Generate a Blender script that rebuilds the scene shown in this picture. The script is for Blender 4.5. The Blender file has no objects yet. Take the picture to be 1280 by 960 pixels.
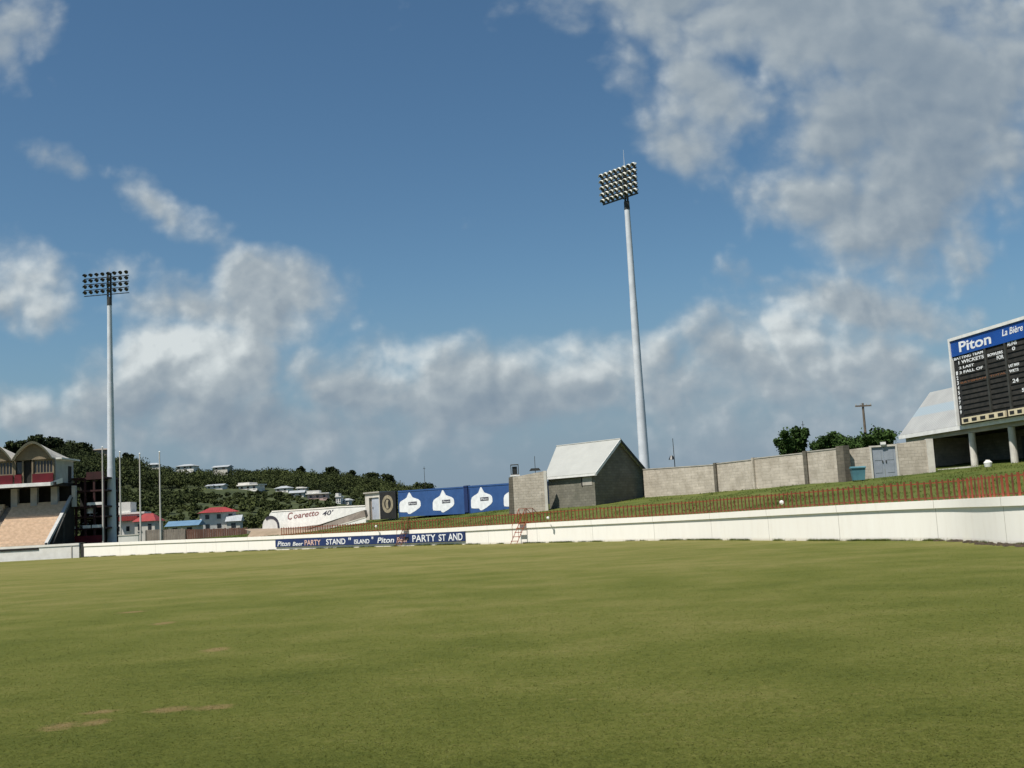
import bpy, math, random
import numpy as np
from mathutils import Vector, Matrix, noise as mnoise

random.seed(7)
rng = np.random.default_rng(11)
scene = bpy.context.scene
COL = scene.collection
R = math.radians

# ------------------------------------------------------------------ camera
FPX = 1400.0
EYE = Vector((0, 0, 1.65))
PITCH, ROLL = R(6.88), R(3.1)
_F = Vector((0, math.cos(PITCH), math.sin(PITCH)))
_U0 = Vector((0, -math.sin(PITCH), math.cos(PITCH)))
_R0 = Vector((1, 0, 0))
_RT = _R0 * math.cos(ROLL) - _U0 * math.sin(ROLL)
_UP = _U0 * math.cos(ROLL) + _R0 * math.sin(ROLL)


def ray(px, py):
    return _F + _RT * ((px - 640) / FPX) + _UP * ((480 - py) / FPX)


def at(px, py, Y):
    d = ray(px, py)
    return EYE + d * (Y / d.y)


cam = bpy.data.cameras.new('camera')
cam.sensor_width = 36.0
cam.lens = 36.0 * FPX / 1280
cam.clip_start, cam.clip_end = 0.1, 20000
camo = bpy.data.objects.new('camera', cam)
COL.objects.link(camo)
m = Matrix.Identity(4)
for i in range(3):
    m[i][0], m[i][1], m[i][2], m[i][3] = _RT[i], _UP[i], -_F[i], EYE[i]
camo.matrix_world = m
scene.camera = camo

# ------------------------------------------------------------------ materials


def nodes_of(mat):
    mat.use_nodes = True
    nt = mat.node_tree
    return nt, nt.nodes, nt.links, nt.nodes['Principled BSDF']


def ramp(n, stops):
    r = n.new('ShaderNodeValToRGB')
    el = r.color_ramp.elements
    while len(el) < len(stops):
        el.new(0.5)
    for e, (p, c) in zip(el, stops):
        e.position = p
        e.color = (*c, 1) if len(c) == 3 else c
    return r


def M(name, c1, c2=None, scale=2.0, rough=0.8, bump=0.0, stretch=(1, 1, 1), metal=0.0, spec=0.3, detail=5):
    mt = bpy.data.materials.new(name)
    nt, n, l, b = nodes_of(mt)
    b.inputs['Roughness'].default_value = rough
    b.inputs['Metallic'].default_value = metal
    b.inputs['Specular IOR Level'].default_value = spec
    if c2 is None:
        c2 = tuple(x * 0.82 for x in c1)
    tc = n.new('ShaderNodeTexCoord')
    mp = n.new('ShaderNodeMapping')
    mp.inputs['Scale'].default_value = stretch
    l.new(tc.outputs['Object'], mp.inputs['Vector'])
    nz = n.new('ShaderNodeTexNoise')
    nz.inputs['Scale'].default_value = scale
    nz.inputs['Detail'].default_value = detail
    nz.inputs['Roughness'].default_value = 0.6
    l.new(mp.outputs[0], nz.inputs['Vector'])
    r = ramp(n, [(0.36, c2), (0.64, c1)])
    l.new(nz.outputs['Fac'], r.inputs[0])
    l.new(r.outputs[0], b.inputs['Base Color'])
    if bump:
        bp = n.new('ShaderNodeBump')
        bp.inputs['Strength'].default_value = bump
        bp.inputs['Distance'].default_value = 0.05
        l.new(nz.outputs['Fac'], bp.inputs['Height'])
        l.new(bp.outputs[0], b.inputs['Normal'])
    return mt


def block_mat(name, c1, c2, mortar, stain, bw=0.42, bh=0.21):
    mt = bpy.data.materials.new(name)
    nt, n, l, b = nodes_of(mt)
    b.inputs['Roughness'].default_value = 0.92
    b.inputs['Specular IOR Level'].default_value = 0.15
    tc = n.new('ShaderNodeTexCoord')
    sp = n.new('ShaderNodeSeparateXYZ')
    l.new(tc.outputs['Object'], sp.inputs[0])
    ad = n.new('ShaderNodeMath')
    ad.operation = 'ADD'
    l.new(sp.outputs[0], ad.inputs[0])
    l.new(sp.outputs[1], ad.inputs[1])
    cb = n.new('ShaderNodeCombineXYZ')
    l.new(ad.outputs[0], cb.inputs[0])
    l.new(sp.outputs[2], cb.inputs[1])
    br = n.new('ShaderNodeTexBrick')
    br.inputs['Scale'].default_value = 1.0
    br.inputs['Brick Width'].default_value = bw
    br.inputs['Row Height'].default_value = bh
    br.inputs['Mortar Size'].default_value = 0.012
    br.inputs['Color1'].default_value = (*c1, 1)
    br.inputs['Color2'].default_value = (*c2, 1)
    br.inputs['Mortar'].default_value = (*mortar, 1)
    l.new(cb.outputs[0], br.inputs['Vector'])
    nz = n.new('ShaderNodeTexNoise')
    nz.inputs['Scale'].default_value = 0.9
    nz.inputs['Detail'].default_value = 8
    nz.inputs['Roughness'].default_value = 0.7
    l.new(tc.outputs['Object'], nz.inputs['Vector'])
    rr = ramp(n, [(0.38, (0, 0, 0)), (0.68, (1, 1, 1))])
    l.new(nz.outputs['Fac'], rr.inputs[0])
    mx = n.new('ShaderNodeMixRGB')
    mx.inputs['Color2'].default_value = (*stain, 1)
    l.new(br.outputs['Color'], mx.inputs['Color1'])
    mu = n.new('ShaderNodeMath')
    mu.operation = 'MULTIPLY'
    mu.inputs[1].default_value = 0.75
    l.new(rr.outputs[0], mu.inputs[0])
    l.new(mu.outputs[0], mx.inputs['Fac'])
    l.new(mx.outputs[0], b.inputs['Base Color'])
    bp = n.new('ShaderNodeBump')
    bp.inputs['Strength'].default_value = 0.6
    bp.inputs['Distance'].default_value = 0.03
    l.new(br.outputs['Fac'], bp.inputs['Height'])
    bp.invert = True
    l.new(bp.outputs[0], b.inputs['Normal'])
    return mt


def white_wall_mat():
    """painted concrete: joints every few metres and weather streaks, from a length / height UV map"""
    mt = bpy.data.materials.new('white_wall_paint')
    nt, n, l, b = nodes_of(mt)
    b.inputs['Roughness'].default_value = 0.75
    b.inputs['Specular IOR Level'].default_value = 0.2
    uv = n.new('ShaderNodeUVMap')
    uv.uv_map = 'length_height'
    mp = n.new('ShaderNodeMapping')
    mp.inputs['Scale'].default_value = (2.5, 0.5, 1)
    l.new(uv.outputs[0], mp.inputs[0])
    nz = n.new('ShaderNodeTexNoise')
    nz.inputs['Scale'].default_value = 1.0
    nz.inputs['Detail'].default_value = 7
    nz.inputs['Roughness'].default_value = 0.65
    l.new(mp.outputs[0], nz.inputs['Vector'])
    r = ramp(n, [(0.20, (0.76, 0.715, 0.64)), (0.45, (0.82, 0.785, 0.715)), (0.8, (0.85, 0.82, 0.755))])
    l.new(nz.outputs['Fac'], r.inputs[0])
    sp = n.new('ShaderNodeSeparateXYZ')
    l.new(uv.outputs[0], sp.inputs[0])
    dv = n.new('ShaderNodeMath')
    dv.operation = 'DIVIDE'
    dv.inputs[1].default_value = 6.0
    l.new(sp.outputs[0], dv.inputs[0])
    fr = n.new('ShaderNodeMath')
    fr.operation = 'FRACT'
    l.new(dv.outputs[0], fr.inputs[0])
    lt = n.new('ShaderNodeMath')
    lt.operation = 'LESS_THAN'
    lt.inputs[1].default_value = 0.005
    l.new(fr.outputs[0], lt.inputs[0])
    mx = n.new('ShaderNodeMixRGB')
    mx.inputs['Color2'].default_value = (0.42, 0.39, 0.34, 1)
    l.new(lt.outputs[0], mx.inputs['Fac'])
    l.new(r.outputs[0], mx.inputs['Color1'])
    # splashed soil along the foot of the wall
    sb = n.new('ShaderNodeMapRange')
    sb.inputs['From Min'].default_value = 0.0
    sb.inputs['From Max'].default_value = 0.16
    sb.inputs['To Min'].default_value = 1.1
    sb.inputs['To Max'].default_value = 0.0
    l.new(sp.outputs[1], sb.inputs['Value'])
    mm = n.new('ShaderNodeMath')
    mm.operation = 'MULTIPLY'
    l.new(sb.outputs[0], mm.inputs[0])
    l.new(nz.outputs['Fac'], mm.inputs[1])
    m2 = n.new('ShaderNodeMixRGB')
    m2.inputs['Color2'].default_value = (0.45, 0.38, 0.27, 1)
    l.new(mm.outputs[0], m2.inputs['Fac'])
    l.new(mx.outputs[0], m2.inputs['Color1'])
    l.new(m2.outputs[0], b.inputs['Base Color'])
    return mt


def noise_node(n, l, vec, scale, detail=4, rough=0.55, stretch=None):
    if stretch:
        mp = n.new('ShaderNodeMapping')
        mp.inputs['Scale'].default_value = stretch
        l.new(vec, mp.inputs['Vector'])
        vec = mp.outputs[0]
    z = n.new('ShaderNodeTexNoise')
    z.inputs['Scale'].default_value = scale
    z.inputs['Detail'].default_value = detail
    z.inputs['Roughness'].default_value = rough
    l.new(vec, z.inputs['Vector'])
    return z.outputs['Fac']


STRAW = []     # worn patches (x, y, rx, ry)


def grass_mat(name, dark, mid, dry, straw, wear=True):
    mt = bpy.data.materials.new(name)
    nt, n, l, b = nodes_of(mt)
    b.inputs['Roughness'].default_value = 0.9
    b.inputs['Specular IOR Level'].default_value = 0.12
    tc = n.new('ShaderNodeTexCoord')
    v = tc.outputs['Object']
    big = noise_node(n, l, v, 0.07, 4, 0.55, (0.9, 1.2, 1))
    med = noise_node(n, l, v, 0.55, 6, 0.6, (0.95, 1.0, 1))
    fine = noise_node(n, l, v, 9.0, 6, 0.75)
    blade = noise_node(n, l, v, 46.0, 4, 0.8)

    def math2(op, a, bb):
        k = n.new('ShaderNodeMath')
        k.operation = op
        for i, x in enumerate((a, bb)):
            if isinstance(x, (int, float)):
                k.inputs[i].default_value = x
            else:
                l.new(x, k.inputs[i])
        return k.outputs[0]
    s = math2('ADD', math2('MULTIPLY', big, 0.65), math2('SUBTRACT', math2("MULTIPLY", med, 0.58), 0.065))
    s = math2('ADD', s, math2('MULTIPLY', math2('SUBTRACT', fine, 0.5), 0.60))
    s = math2('ADD', s, math2('MULTIPLY', math2('SUBTRACT', blade, 0.5), 0.55))
    # the turf colour shifts to the yellower ramp end out towards the boundary
    sy_ = n.new('ShaderNodeSeparateXYZ')
    l.new(v, sy_.inputs[0])
    dr = n.new('ShaderNodeMapRange')
    dr.inputs['From Min'].default_value = 8.0
    dr.inputs['From Max'].default_value = 60.0
    dr.inputs['To Min'].default_value = -0.06
    dr.inputs['To Max'].default_value = 0.17 if wear else 0.0
    l.new(sy_.outputs[1], dr.inputs['Value'])
    s = math2('ADD', s, dr.outputs[0])
    r = ramp(n, [(0.28, dark), (0.52, mid), (0.80, dry)])
    l.new(s, r.inputs[0])
    out = r.outputs[0]
    # scattered straw flecks
    fk = noise_node(n, l, v, 1.6, 8, 0.75, (0.6, 1.3, 1))
    rf = ramp(n, [(0.60, (0, 0, 0)), (0.72, (0.7, 0.7, 0.7))])
    l.new(math2('ADD', math2('MULTIPLY', fk, 0.8), math2('MULTIPLY', fine, 0.2)), rf.inputs[0])
    mx = n.new('ShaderNodeMixRGB')
    mx.inputs['Color2'].default_value = (*straw, 1)
    l.new(rf.outputs[0], mx.inputs['Fac'])
    l.new(out, mx.inputs['Color1'])
    out = mx.outputs[0]
    if wear:
        for (x, y, rx, ry) in STRAW:
            mp = n.new('ShaderNodeMapping')
            mp.vector_type = 'TEXTURE'
            mp.inputs['Location'].default_value = (x, y, 0)
            mp.inputs['Scale'].default_value = (rx, ry, 5)
            l.new(v, mp.inputs['Vector'])
            g = n.new('ShaderNodeTexGradient')
            g.gradient_type = 'SPHERICAL'
            l.new(mp.outputs[0], g.inputs[0])
            k = math2('MULTIPLY', g.outputs['Fac'], math2('MULTIPLY', fine, 3.2))
            k = math2('SUBTRACT', math2('ADD', k, math2('MULTIPLY', math2('SUBTRACT', blade, 0.5), 1.6)), 0.62)
            kc = n.new('ShaderNodeClamp')
            kc.inputs['Max'].default_value = 0.62
            l.new(k, kc.inputs[0])
            mx = n.new('ShaderNodeMixRGB')
            mx.inputs['Color2'].default_value = (0.23, 0.155, 0.075, 1)
            l.new(kc.outputs[0], mx.inputs['Fac'])
            l.new(out, mx.inputs['Color1'])
            out = mx.outputs[0]
    l.new(out, b.inputs['Base Color'])
    bp = n.new('ShaderNodeBump')
    bp.inputs['Strength'].default_value = 0.7
    bp.inputs['Distance'].default_value = 0.03
    l.new(math2('ADD', fine, blade), bp.inputs['Height'])
    l.new(bp.outputs[0], b.inputs['Normal'])
    return mt


def leaf_mat(name, c1, c2):
    """leaf colour varies from tree to tree and leaf to leaf through the mesh's own tint attribute"""
    mt = bpy.data.materials.new(name)
    nt, n, l, b = nodes_of(mt)
    b.inputs['Roughness'].default_value = 0.9
    b.inputs['Specular IOR Level'].default_value = 0.08
    at_ = n.new('ShaderNodeAttribute')
    at_.attribute_name = 'tint'
    r = ramp(n, [(0.0, c1), (1.0, c2)])
    l.new(at_.outputs['Fac'], r.inputs[0])
    l.new(r.outputs[0], b.inputs['Base Color'])
    return mt


def roof_mat(name, c1, c2, axis=0, pitch=0.2, rough=0.5):
    mt = M(name, c1, c2, 0.7, rough, 0.0, spec=0.35)
    nt = mt.node_tree
    n, l, b = nt.nodes, nt.links, nt.nodes['Principled BSDF']
    tc = n.new('ShaderNodeTexCoord')
    w = n.new('ShaderNodeTexWave')
    w.bands_direction = 'XYZ'[axis]
    w.inputs['Scale'].default_value = 0.314 / pitch
    l.new(tc.outputs['Object'], w.inputs['Vector'])
    bp = n.new('ShaderNodeBump')
    bp.inputs['Strength'].default_value = 0.5
    bp.inputs['Distance'].default_value = 0.04
    l.new(w.outputs['Fac'], bp.inputs['Height'])
    l.new(bp.outputs[0], b.inputs['Normal'])
    return mt


def banded_roof():
    """pale sheets with one course of bluish replacement sheets"""
    mt = roof_mat('pale_banded_roof', (0.34, 0.345, 0.33), (0.29, 0.295, 0.285), 0, 0.25)
    nt = mt.node_tree
    n, l, b = nt.nodes, nt.links, nt.nodes['Principled BSDF']
    old = b.inputs['Base Color'].links[0].from_socket
    tc = n.new('ShaderNodeTexCoord')
    sp = n.new('ShaderNodeSeparateXYZ')
    l.new(tc.outputs['Object'], sp.inputs[0])
    mr = n.new('ShaderNodeMapRange')
    mr.inputs['From Max'].default_value = 2.65
    l.new(sp.outputs[1], mr.inputs['Value'])
    r = ramp(n, [(0.0, (0, 0, 0)), (0.40, (0, 0, 0)), (0.43, (1, 1, 1)), (0.62, (1, 1, 1)), (0.65, (0, 0, 0))])
    l.new(mr.outputs[0], r.inputs[0])
    mx = n.new('ShaderNodeMixRGB')
    mx.inputs['Color2'].default_value = (0.27, 0.325, 0.355, 1)
    l.new(r.outputs[0], mx.inputs['Fac'])
    l.new(old, mx.inputs['Color1'])
    l.new(mx.outputs[0], b.inputs['Base Color'])
    return mt


MT = dict(
    coping=M('white_coping', (0.84, 0.81, 0.74), (0.74, 0.71, 0.64), 1.2, 0.75),
    rail_red=M('railing_red_paint', (0.20, 0.060, 0.026), (0.10, 0.036, 0.018), 3.0, 0.6),
    rail_bright=M('rail_worn_red', (0.34, 0.075, 0.034), (0.22, 0.052, 0.026), 2.0, 0.55),
    block=block_mat('grey_beige_block', (0.56, 0.50, 0.42), (0.47, 0.42, 0.35), (0.43, 0.385, 0.32), (0.27, 0.235, 0.185)),
    block_shaded=block_mat('shade_toned_block', (0.22, 0.205, 0.165), (0.165, 0.155, 0.128), (0.13, 0.123, 0.102), (0.105, 0.104, 0.08)),  # stone colour darkened to hold the shade under eaves and roof
    block_unlit=block_mat('unlit_side_block', (0.17, 0.15, 0.12), (0.13, 0.12, 0.095), (0.11, 0.10, 0.08), (0.09, 0.08, 0.065)),  # block darkened in colour for faces turned away from the sun
    plaster=M('pale_plaster', (0.62, 0.59, 0.52), (0.48, 0.45, 0.40), 1.5, 0.85),
    concrete=M('grey_concrete', (0.42, 0.39, 0.34), (0.32, 0.30, 0.26), 1.5, 0.9),
    roof_white=roof_mat('white_metal_roof', (0.37, 0.375, 0.345), (0.335, 0.34, 0.315), 0, 0.25),
    trim=M('white_trim', (0.78, 0.77, 0.74), None, 2, 0.6),
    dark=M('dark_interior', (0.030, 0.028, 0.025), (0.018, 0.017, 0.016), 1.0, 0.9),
    black=M('black_board', (0.022, 0.022, 0.022), (0.014, 0.014, 0.014), 2, 0.7),
    slat=M('dark_slat', (0.045, 0.04, 0.035), (0.02, 0.02, 0.018), 2, 0.7),
    steel=M('galvanised_steel', (0.62, 0.65, 0.68), (0.50, 0.53, 0.56), 0.6, 0.5, metal=0.0, spec=0.3),
    steel_dark=M('dark_steel', (0.055, 0.055, 0.05), (0.035, 0.035, 0.03), 2, 0.6),
    lamp_body=M('lamp_housing', (0.70, 0.70, 0.64), (0.58, 0.58, 0.53), 3, 0.5),
    lamp_shaded=M('lamp_housing_shaded', (0.05, 0.05, 0.047), (0.03, 0.03, 0.03), 3, 0.55),  # same housing as the pale one, its shaded look put into the colour
    lens=M('lamp_glass', (0.028, 0.030, 0.030), (0.02, 0.02, 0.02), 3, 0.35, spec=0.5),
    flagpole=M('flagpole_paint', (0.55, 0.52, 0.48), (0.42, 0.40, 0.37), 1, 0.5),
    blue=M('blue_sheet', (0.036, 0.092, 0.25), (0.028, 0.072, 0.20), 0.8, 0.55),
    blue_navy=M('navy_sheet', (0.018, 0.035, 0.12), (0.014, 0.028, 0.09), 0.8, 0.55),
    blue_board=M('scoreboard_blue', (0.012, 0.075, 0.33), (0.010, 0.060, 0.27), 0.8, 0.45),
    white_ink=M('white_lettering', (0.82, 0.83, 0.84), None, 2, 0.6),
    red_ink=M('red_lettering', (0.50, 0.06, 0.04), None, 2, 0.6),
    pink_ink=M('faded_pink_lettering', (0.70, 0.47, 0.40), None, 2, 0.6),
    maroon_ink=M('maroon_lettering', (0.28, 0.12, 0.11), (0.18, 0.07, 0.07), 2, 0.7),
    grey_ink=M('dark_lettering', (0.05, 0.05, 0.07), None, 2, 0.7),
    orange_ink=M('orange_lettering', (0.20, 0.09, 0.045), None, 2, 0.7),
    cream=M('cream_panel', (0.66, 0.58, 0.40), (0.55, 0.47, 0.31), 2, 0.7),
    gold=M('dull_gold_emblem', (0.34, 0.29, 0.20), (0.20, 0.17, 0.12), 3, 0.6),
    door_grey=M('grey_blue_door', (0.30, 0.33, 0.37), (0.23, 0.26, 0.30), 1.2, 0.6),
    door_pale=M('pale_metal_door', (0.42, 0.45, 0.50), (0.34, 0.37, 0.42), 1.2, 0.6),
    teal=M('teal_plastic', (0.10, 0.24, 0.28), (0.07, 0.17, 0.21), 1.2, 0.5),
    white=M('white_enamel', (0.80, 0.79, 0.75), None, 2, 0.5),
    seat=M('pale_terrace_seating', (0.68, 0.52, 0.37), (0.54, 0.40, 0.28), 2.2, 0.8),
    red=M('deep_red_panel', (0.13, 0.009, 0.016), (0.09, 0.007, 0.012), 1, 0.55),
    stand_beige=M('beige_gable_board', (0.24, 0.19, 0.125), (0.17, 0.135, 0.09), 1, 0.8),
    stand_olive=M('olive_barge_board', (0.10, 0.10, 0.065), (0.07, 0.07, 0.05), 1, 0.8),
    stand_grey=M('pale_grey_wall', (0.46, 0.46, 0.44), (0.36, 0.36, 0.35), 1, 0.8),
    maroon=M('maroon_steel', (0.045, 0.014, 0.014), (0.025, 0.010, 0.010), 1, 0.7),
    glass=M('dark_window_glass', (0.03, 0.035, 0.04), (0.02, 0.022, 0.025), 1, 0.15, spec=0.6),
    brown=M('rust_brown_fence', (0.17, 0.085, 0.06), (0.10, 0.05, 0.037), 0.9, 0.8, stretch=(3, 3, 0.3)),
    earth=M('pinkish_earth', (0.33, 0.25, 0.18), (0.23, 0.18, 0.12), 0.8, 0.95, 0.4),
    mauve=M('mauve_concrete', (0.27, 0.23, 0.19), (0.20, 0.17, 0.145), 1.2, 0.9),
    roof_red=roof_mat('red_tin_roof', (0.30, 0.042, 0.038), (0.21, 0.032, 0.03), 0, 0.3),
    roof_band=banded_roof(),
    roof_blue=roof_mat('blue_tin_roof', (0.13, 0.23, 0.33), (0.10, 0.18, 0.27), 0, 0.3),
    roof_grey=roof_mat('grey_tin_roof', (0.40, 0.42, 0.43), (0.30, 0.32, 0.33), 0, 0.3),
    house_white=M('white_house_wall', (0.72, 0.70, 0.65), (0.58, 0.56, 0.52), 0.6, 0.8),
    house_pale=M('pale_house_wall', (0.55, 0.52, 0.46), (0.44, 0.42, 0.37), 0.6, 0.8),
    house_pink=M('pink_house_wall', (0.58, 0.40, 0.36), (0.48, 0.33, 0.30), 0.6, 0.8),
    trunk=M('bark', (0.11, 0.085, 0.06), (0.07, 0.055, 0.04), 3, 0.95),
    wood=M('weathered_pole_wood', (0.16, 0.13, 0.10), (0.11, 0.09, 0.07), 3, 0.95),
    dirt=M('dark_soil', (0.075, 0.055, 0.035), (0.04, 0.032, 0.022), 4, 0.95, 0.5),
    leaf=leaf_mat('hill_foliage', (0.020, 0.028, 0.012), (0.066, 0.080, 0.027)),
    leaf_dark=leaf_mat('dark_foliage', (0.012, 0.026, 0.008), (0.045, 0.080, 0.020)),
    hill=M('hill_undergrowth', (0.055, 0.068, 0.022), (0.022, 0.032, 0.011), 0.12, 0.95, 0.0, detail=8),
)
MT['wall_paint'] = white_wall_mat()

# ------------------------------------------------------------------ mesh builder


class MB:
    def __init__(self):
        self.v, self.f, self.m = [], [], []

    def poly(self, pts, mi=0):
        i = len(self.v)
        self.v += [tuple(p) for p in pts]
        self.f.append(tuple(range(i, i + len(pts))))
        self.m.append(mi)

    def hexa(self, p, mi=0):
        """8 corners: bottom ring 0-3, top ring 4-7"""
        i = len(self.v)
        self.v += [tuple(q) for q in p]
        for f in ((3, 2, 1, 0), (4, 5, 6, 7), (0, 1, 5, 4), (1, 2, 6, 5), (2, 3, 7, 6), (3, 0, 4, 7)):
            self.f.append(tuple(i + k for k in f))
            self.m.append(mi)
        return self

    def box(self, lo, hi, mi=0):
        (a, b, c), (d, e, f) = lo, hi
        return self.hexa([(a, b, c), (d, b, c), (d, e, c), (a, e, c), (a, b, f), (d, b, f), (d, e, f), (a, e, f)], mi)

    def prism(self, pts, off, mi=0):
        n = len(pts)
        off = Vector(off)
        i = len(self.v)
        P = [Vector(p) for p in pts]
        self.v += [tuple(p) for p in P] + [tuple(p + off) for p in P]
        self.f.append(tuple(range(i, i + n)))
        self.f.append(tuple(range(i + 2 * n - 1, i + n - 1, -1)))
        self.m += [mi, mi]
        for k in range(n):
            k2 = (k + 1) % n
            self.f.append((i + k2, i + k, i + n + k, i + n + k2))
            self.m.append(mi)
        return self

    def tube(self, p0, p1, r0, r1=None, n=8, mi=0):
        r1 = r0 if r1 is None else r1
        p0, p1 = Vector(p0), Vector(p1)
        d = (p1 - p0).normalized()
        a = d.cross(Vector((0, 0, 1)) if abs(d.z) < 0.9 else Vector((1, 0, 0))).normalized()
        b = d.cross(a)
        i = len(self.v)
        for p, r in ((p0, r0), (p1, r1)):
            for k in range(n):
                t = 2 * math.pi * k / n
                self.v.append(tuple(p + a * (r * math.cos(t)) + b * (r * math.sin(t))))
        for k in range(n):
            k2 = (k + 1) % n
            self.f.append((i + k, i + k2, i + n + k2, i + n + k))
            self.m.append(mi)
        self.f.append(tuple(i + k for k in range(n - 1, -1, -1)))
        self.f.append(tuple(i + n + k for k in range(n)))
        self.m += [mi, mi]
        return self

    def build(self, name, mats, parent=None, smooth=False):
        me = bpy.data.meshes.new(name)
        me.from_pydata(self.v, [], self.f)
        mats = mats if isinstance(mats, (list, tuple)) else [mats]
        for x in mats:
            me.materials.append(MT[x] if isinstance(x, str) else x)
        me.polygons.foreach_set('material_index', self.m)
        if smooth:
            me.polygons.foreach_set('use_smooth', [True] * len(self.f))
        import bmesh
        bm = bmesh.new()
        bm.from_mesh(me)
        bmesh.ops.recalc_face_normals(bm, faces=bm.faces)
        bm.to_mesh(me)
        bm.free()
        o = bpy.data.objects.new(name, me)
        COL.objects.link(o)
        if parent:
            o.parent = parent
        return o


def tag(o, label=None, cat=None, group=None, kind=None):
    if label:
        o['label'] = label
    if cat:
        o['category'] = cat
    if group:
        o['group'] = group
    if kind:
        o['kind'] = kind
    return o


def thing(name, label, cat, group=None, loc=(0, 0, 0), xdir=None):
    o = bpy.data.objects.new(name, None)
    o.empty_display_size = 0.3
    COL.objects.link(o)
    o.location = loc
    if xdir is not None:
        o.rotation_euler = (0, 0, math.atan2(xdir[1], xdir[0]))
    return tag(o, label, cat, group)


def copy_tree(o, parent=None):
    c = o.copy()
    COL.objects.link(c)
    c.parent = parent
    for ch in list(o.children):
        copy_tree(ch, c)
    return c


def lettering(s, parent, mat, x, z, y, w=None, h=0.3, name='lettering', depth=0.008, bold=0.0, shear=0.0, align='L'):
    """raised letters standing on a face that looks along local -y"""
    cu = bpy.data.curves.new(name, 'FONT')
    cu.body = s
    cu.extrude = 0.01
    cu.offset = bold
    cu.shear = shear
    cu.resolution_u = 3
    tmp = bpy.data.objects.new('tmp', cu)
    COL.objects.link(tmp)
    dg = bpy.context.evaluated_depsgraph_get()
    me = bpy.data.meshes.new_from_object(tmp.evaluated_get(dg))
    bpy.data.objects.remove(tmp)
    co = np.zeros(len(me.vertices) * 3)
    me.vertices.foreach_get('co', co)
    co = co.reshape(-1, 3)
    lo, hi = co.min(0), co.max(0)
    sy = h / max(hi[1] - lo[1], 1e-6)
    sx = w / max(hi[0] - lo[0], 1e-6) if w else sy
    out = np.empty_like(co)
    out[:, 0] = x + (co[:, 0] - lo[0]) * sx
    out[:, 2] = z + (co[:, 1] - lo[1]) * sy
    out[:, 1] = y - depth * 0.5 - co[:, 2] / 0.01 * depth * 0.5
    me.vertices.foreach_set('co', out.reshape(-1))
    me.materials.clear()
    me.materials.append(MT[mat])
    me.name = name
    o = bpy.data.objects.new(name, me)
    COL.objects.link(o)
    o.parent = parent
    return o


# ------------------------------------------------------------------ boundary line and the bank behind it
WALLPX = [(105, 697.3, 679.6, 126), (200, 692.3, 675.6, 119), (300, 689, 671.8, 108), (420, 685.3, 666.5, 97),
          (540, 681.2, 661, 87), (620, 679.2, 656.4, 79), (740, 676.4, 649.8, 70), (860, 674.4, 643.2, 61.8),
          (1040, 674.9, 632, 48.4), (1183, 675, 624.5, 41.7), (1280, 680, 619.5, 35.2)]
base, top = [], []
for px, pb, pt, D in WALLPX:
    p = at(px, pb, D)
    base.append((p.x, D))
    top.append(at(px, pt, D).z)
base += [(17.6, 27.5), (18.2, 18.0), (17.8, 8.0), (16.0, -6.0)]
top += [1.53, 1.53, 1.53, 1.53]


def densify(pts, hs, step=0.4):
    """Catmull-Rom through the control points"""
    P = [np.array((*p, h)) for p, h in zip(pts, hs)]
    P = [2 * P[0] - P[1]] + P + [2 * P[-1] - P[-2]]
    out = []
    for i in range(1, len(P) - 2):
        n = max(2, int(np.linalg.norm(P[i + 1][:2] - P[i][:2]) / step))
        for k in range(n):
            t = k / n
            a, b, c, d = P[i - 1], P[i], P[i + 1], P[i + 2]
            out.append(0.5 * ((2 * b) + (c - a) * t + (2 * a - 5 * b + 4 * c - d) * t * t + (3 * b - a - 3 * c + d) * t ** 3))
    out.append(P[-2])
    return np.array(out)


CURVE = densify(base, top)                         # x, y, wall height along the boundary
seg = np.linalg.norm(np.diff(CURVE[:, :2], axis=0), axis=1)
ARC = np.concatenate([[0], np.cumsum(seg)])
tang = np.gradient(CURVE[:, :2], axis=0)
tang /= np.linalg.norm(tang, axis=1)[:, None]
NRM = np.stack([-tang[:, 1], tang[:, 0]], 1)        # points away from the field (up-right)
_c = CURVE[CURVE[:, 1] > 30]
_A = _c[:, 0] / _c[:, 1]
_o = np.argsort(_A)
A_, YW_, ZT_ = _A[_o], _c[_o, 1], _c[_o, 2]


def bank_slope(a):
    return float(np.interp(a, [-0.30, -0.20, -0.12, 0.0, 0.5], [0.0, 0.018, 0.045, 0.062, 0.062]))


def bank_z(x, y):
    a = x / y
    yw = float(np.interp(a, A_, YW_))
    zt = float(np.interp(a, A_, ZT_))
    d = y - yw
    d = min(d, 42.0)
    return zt - 0.14 + bank_slope(a) * d


def bank_hit(px, py):
    """where the sight line through a photo pixel meets the bank"""
    for k in range(350, 1700):
        Y = k * 0.1
        p = at(px, py, Y)
        a = p.x / p.y
        if Y > float(np.interp(a, A_, YW_)) + 0.5 and p.z <= bank_z(p.x, p.y):
            return p
    return at(px, py, 100)


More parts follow.
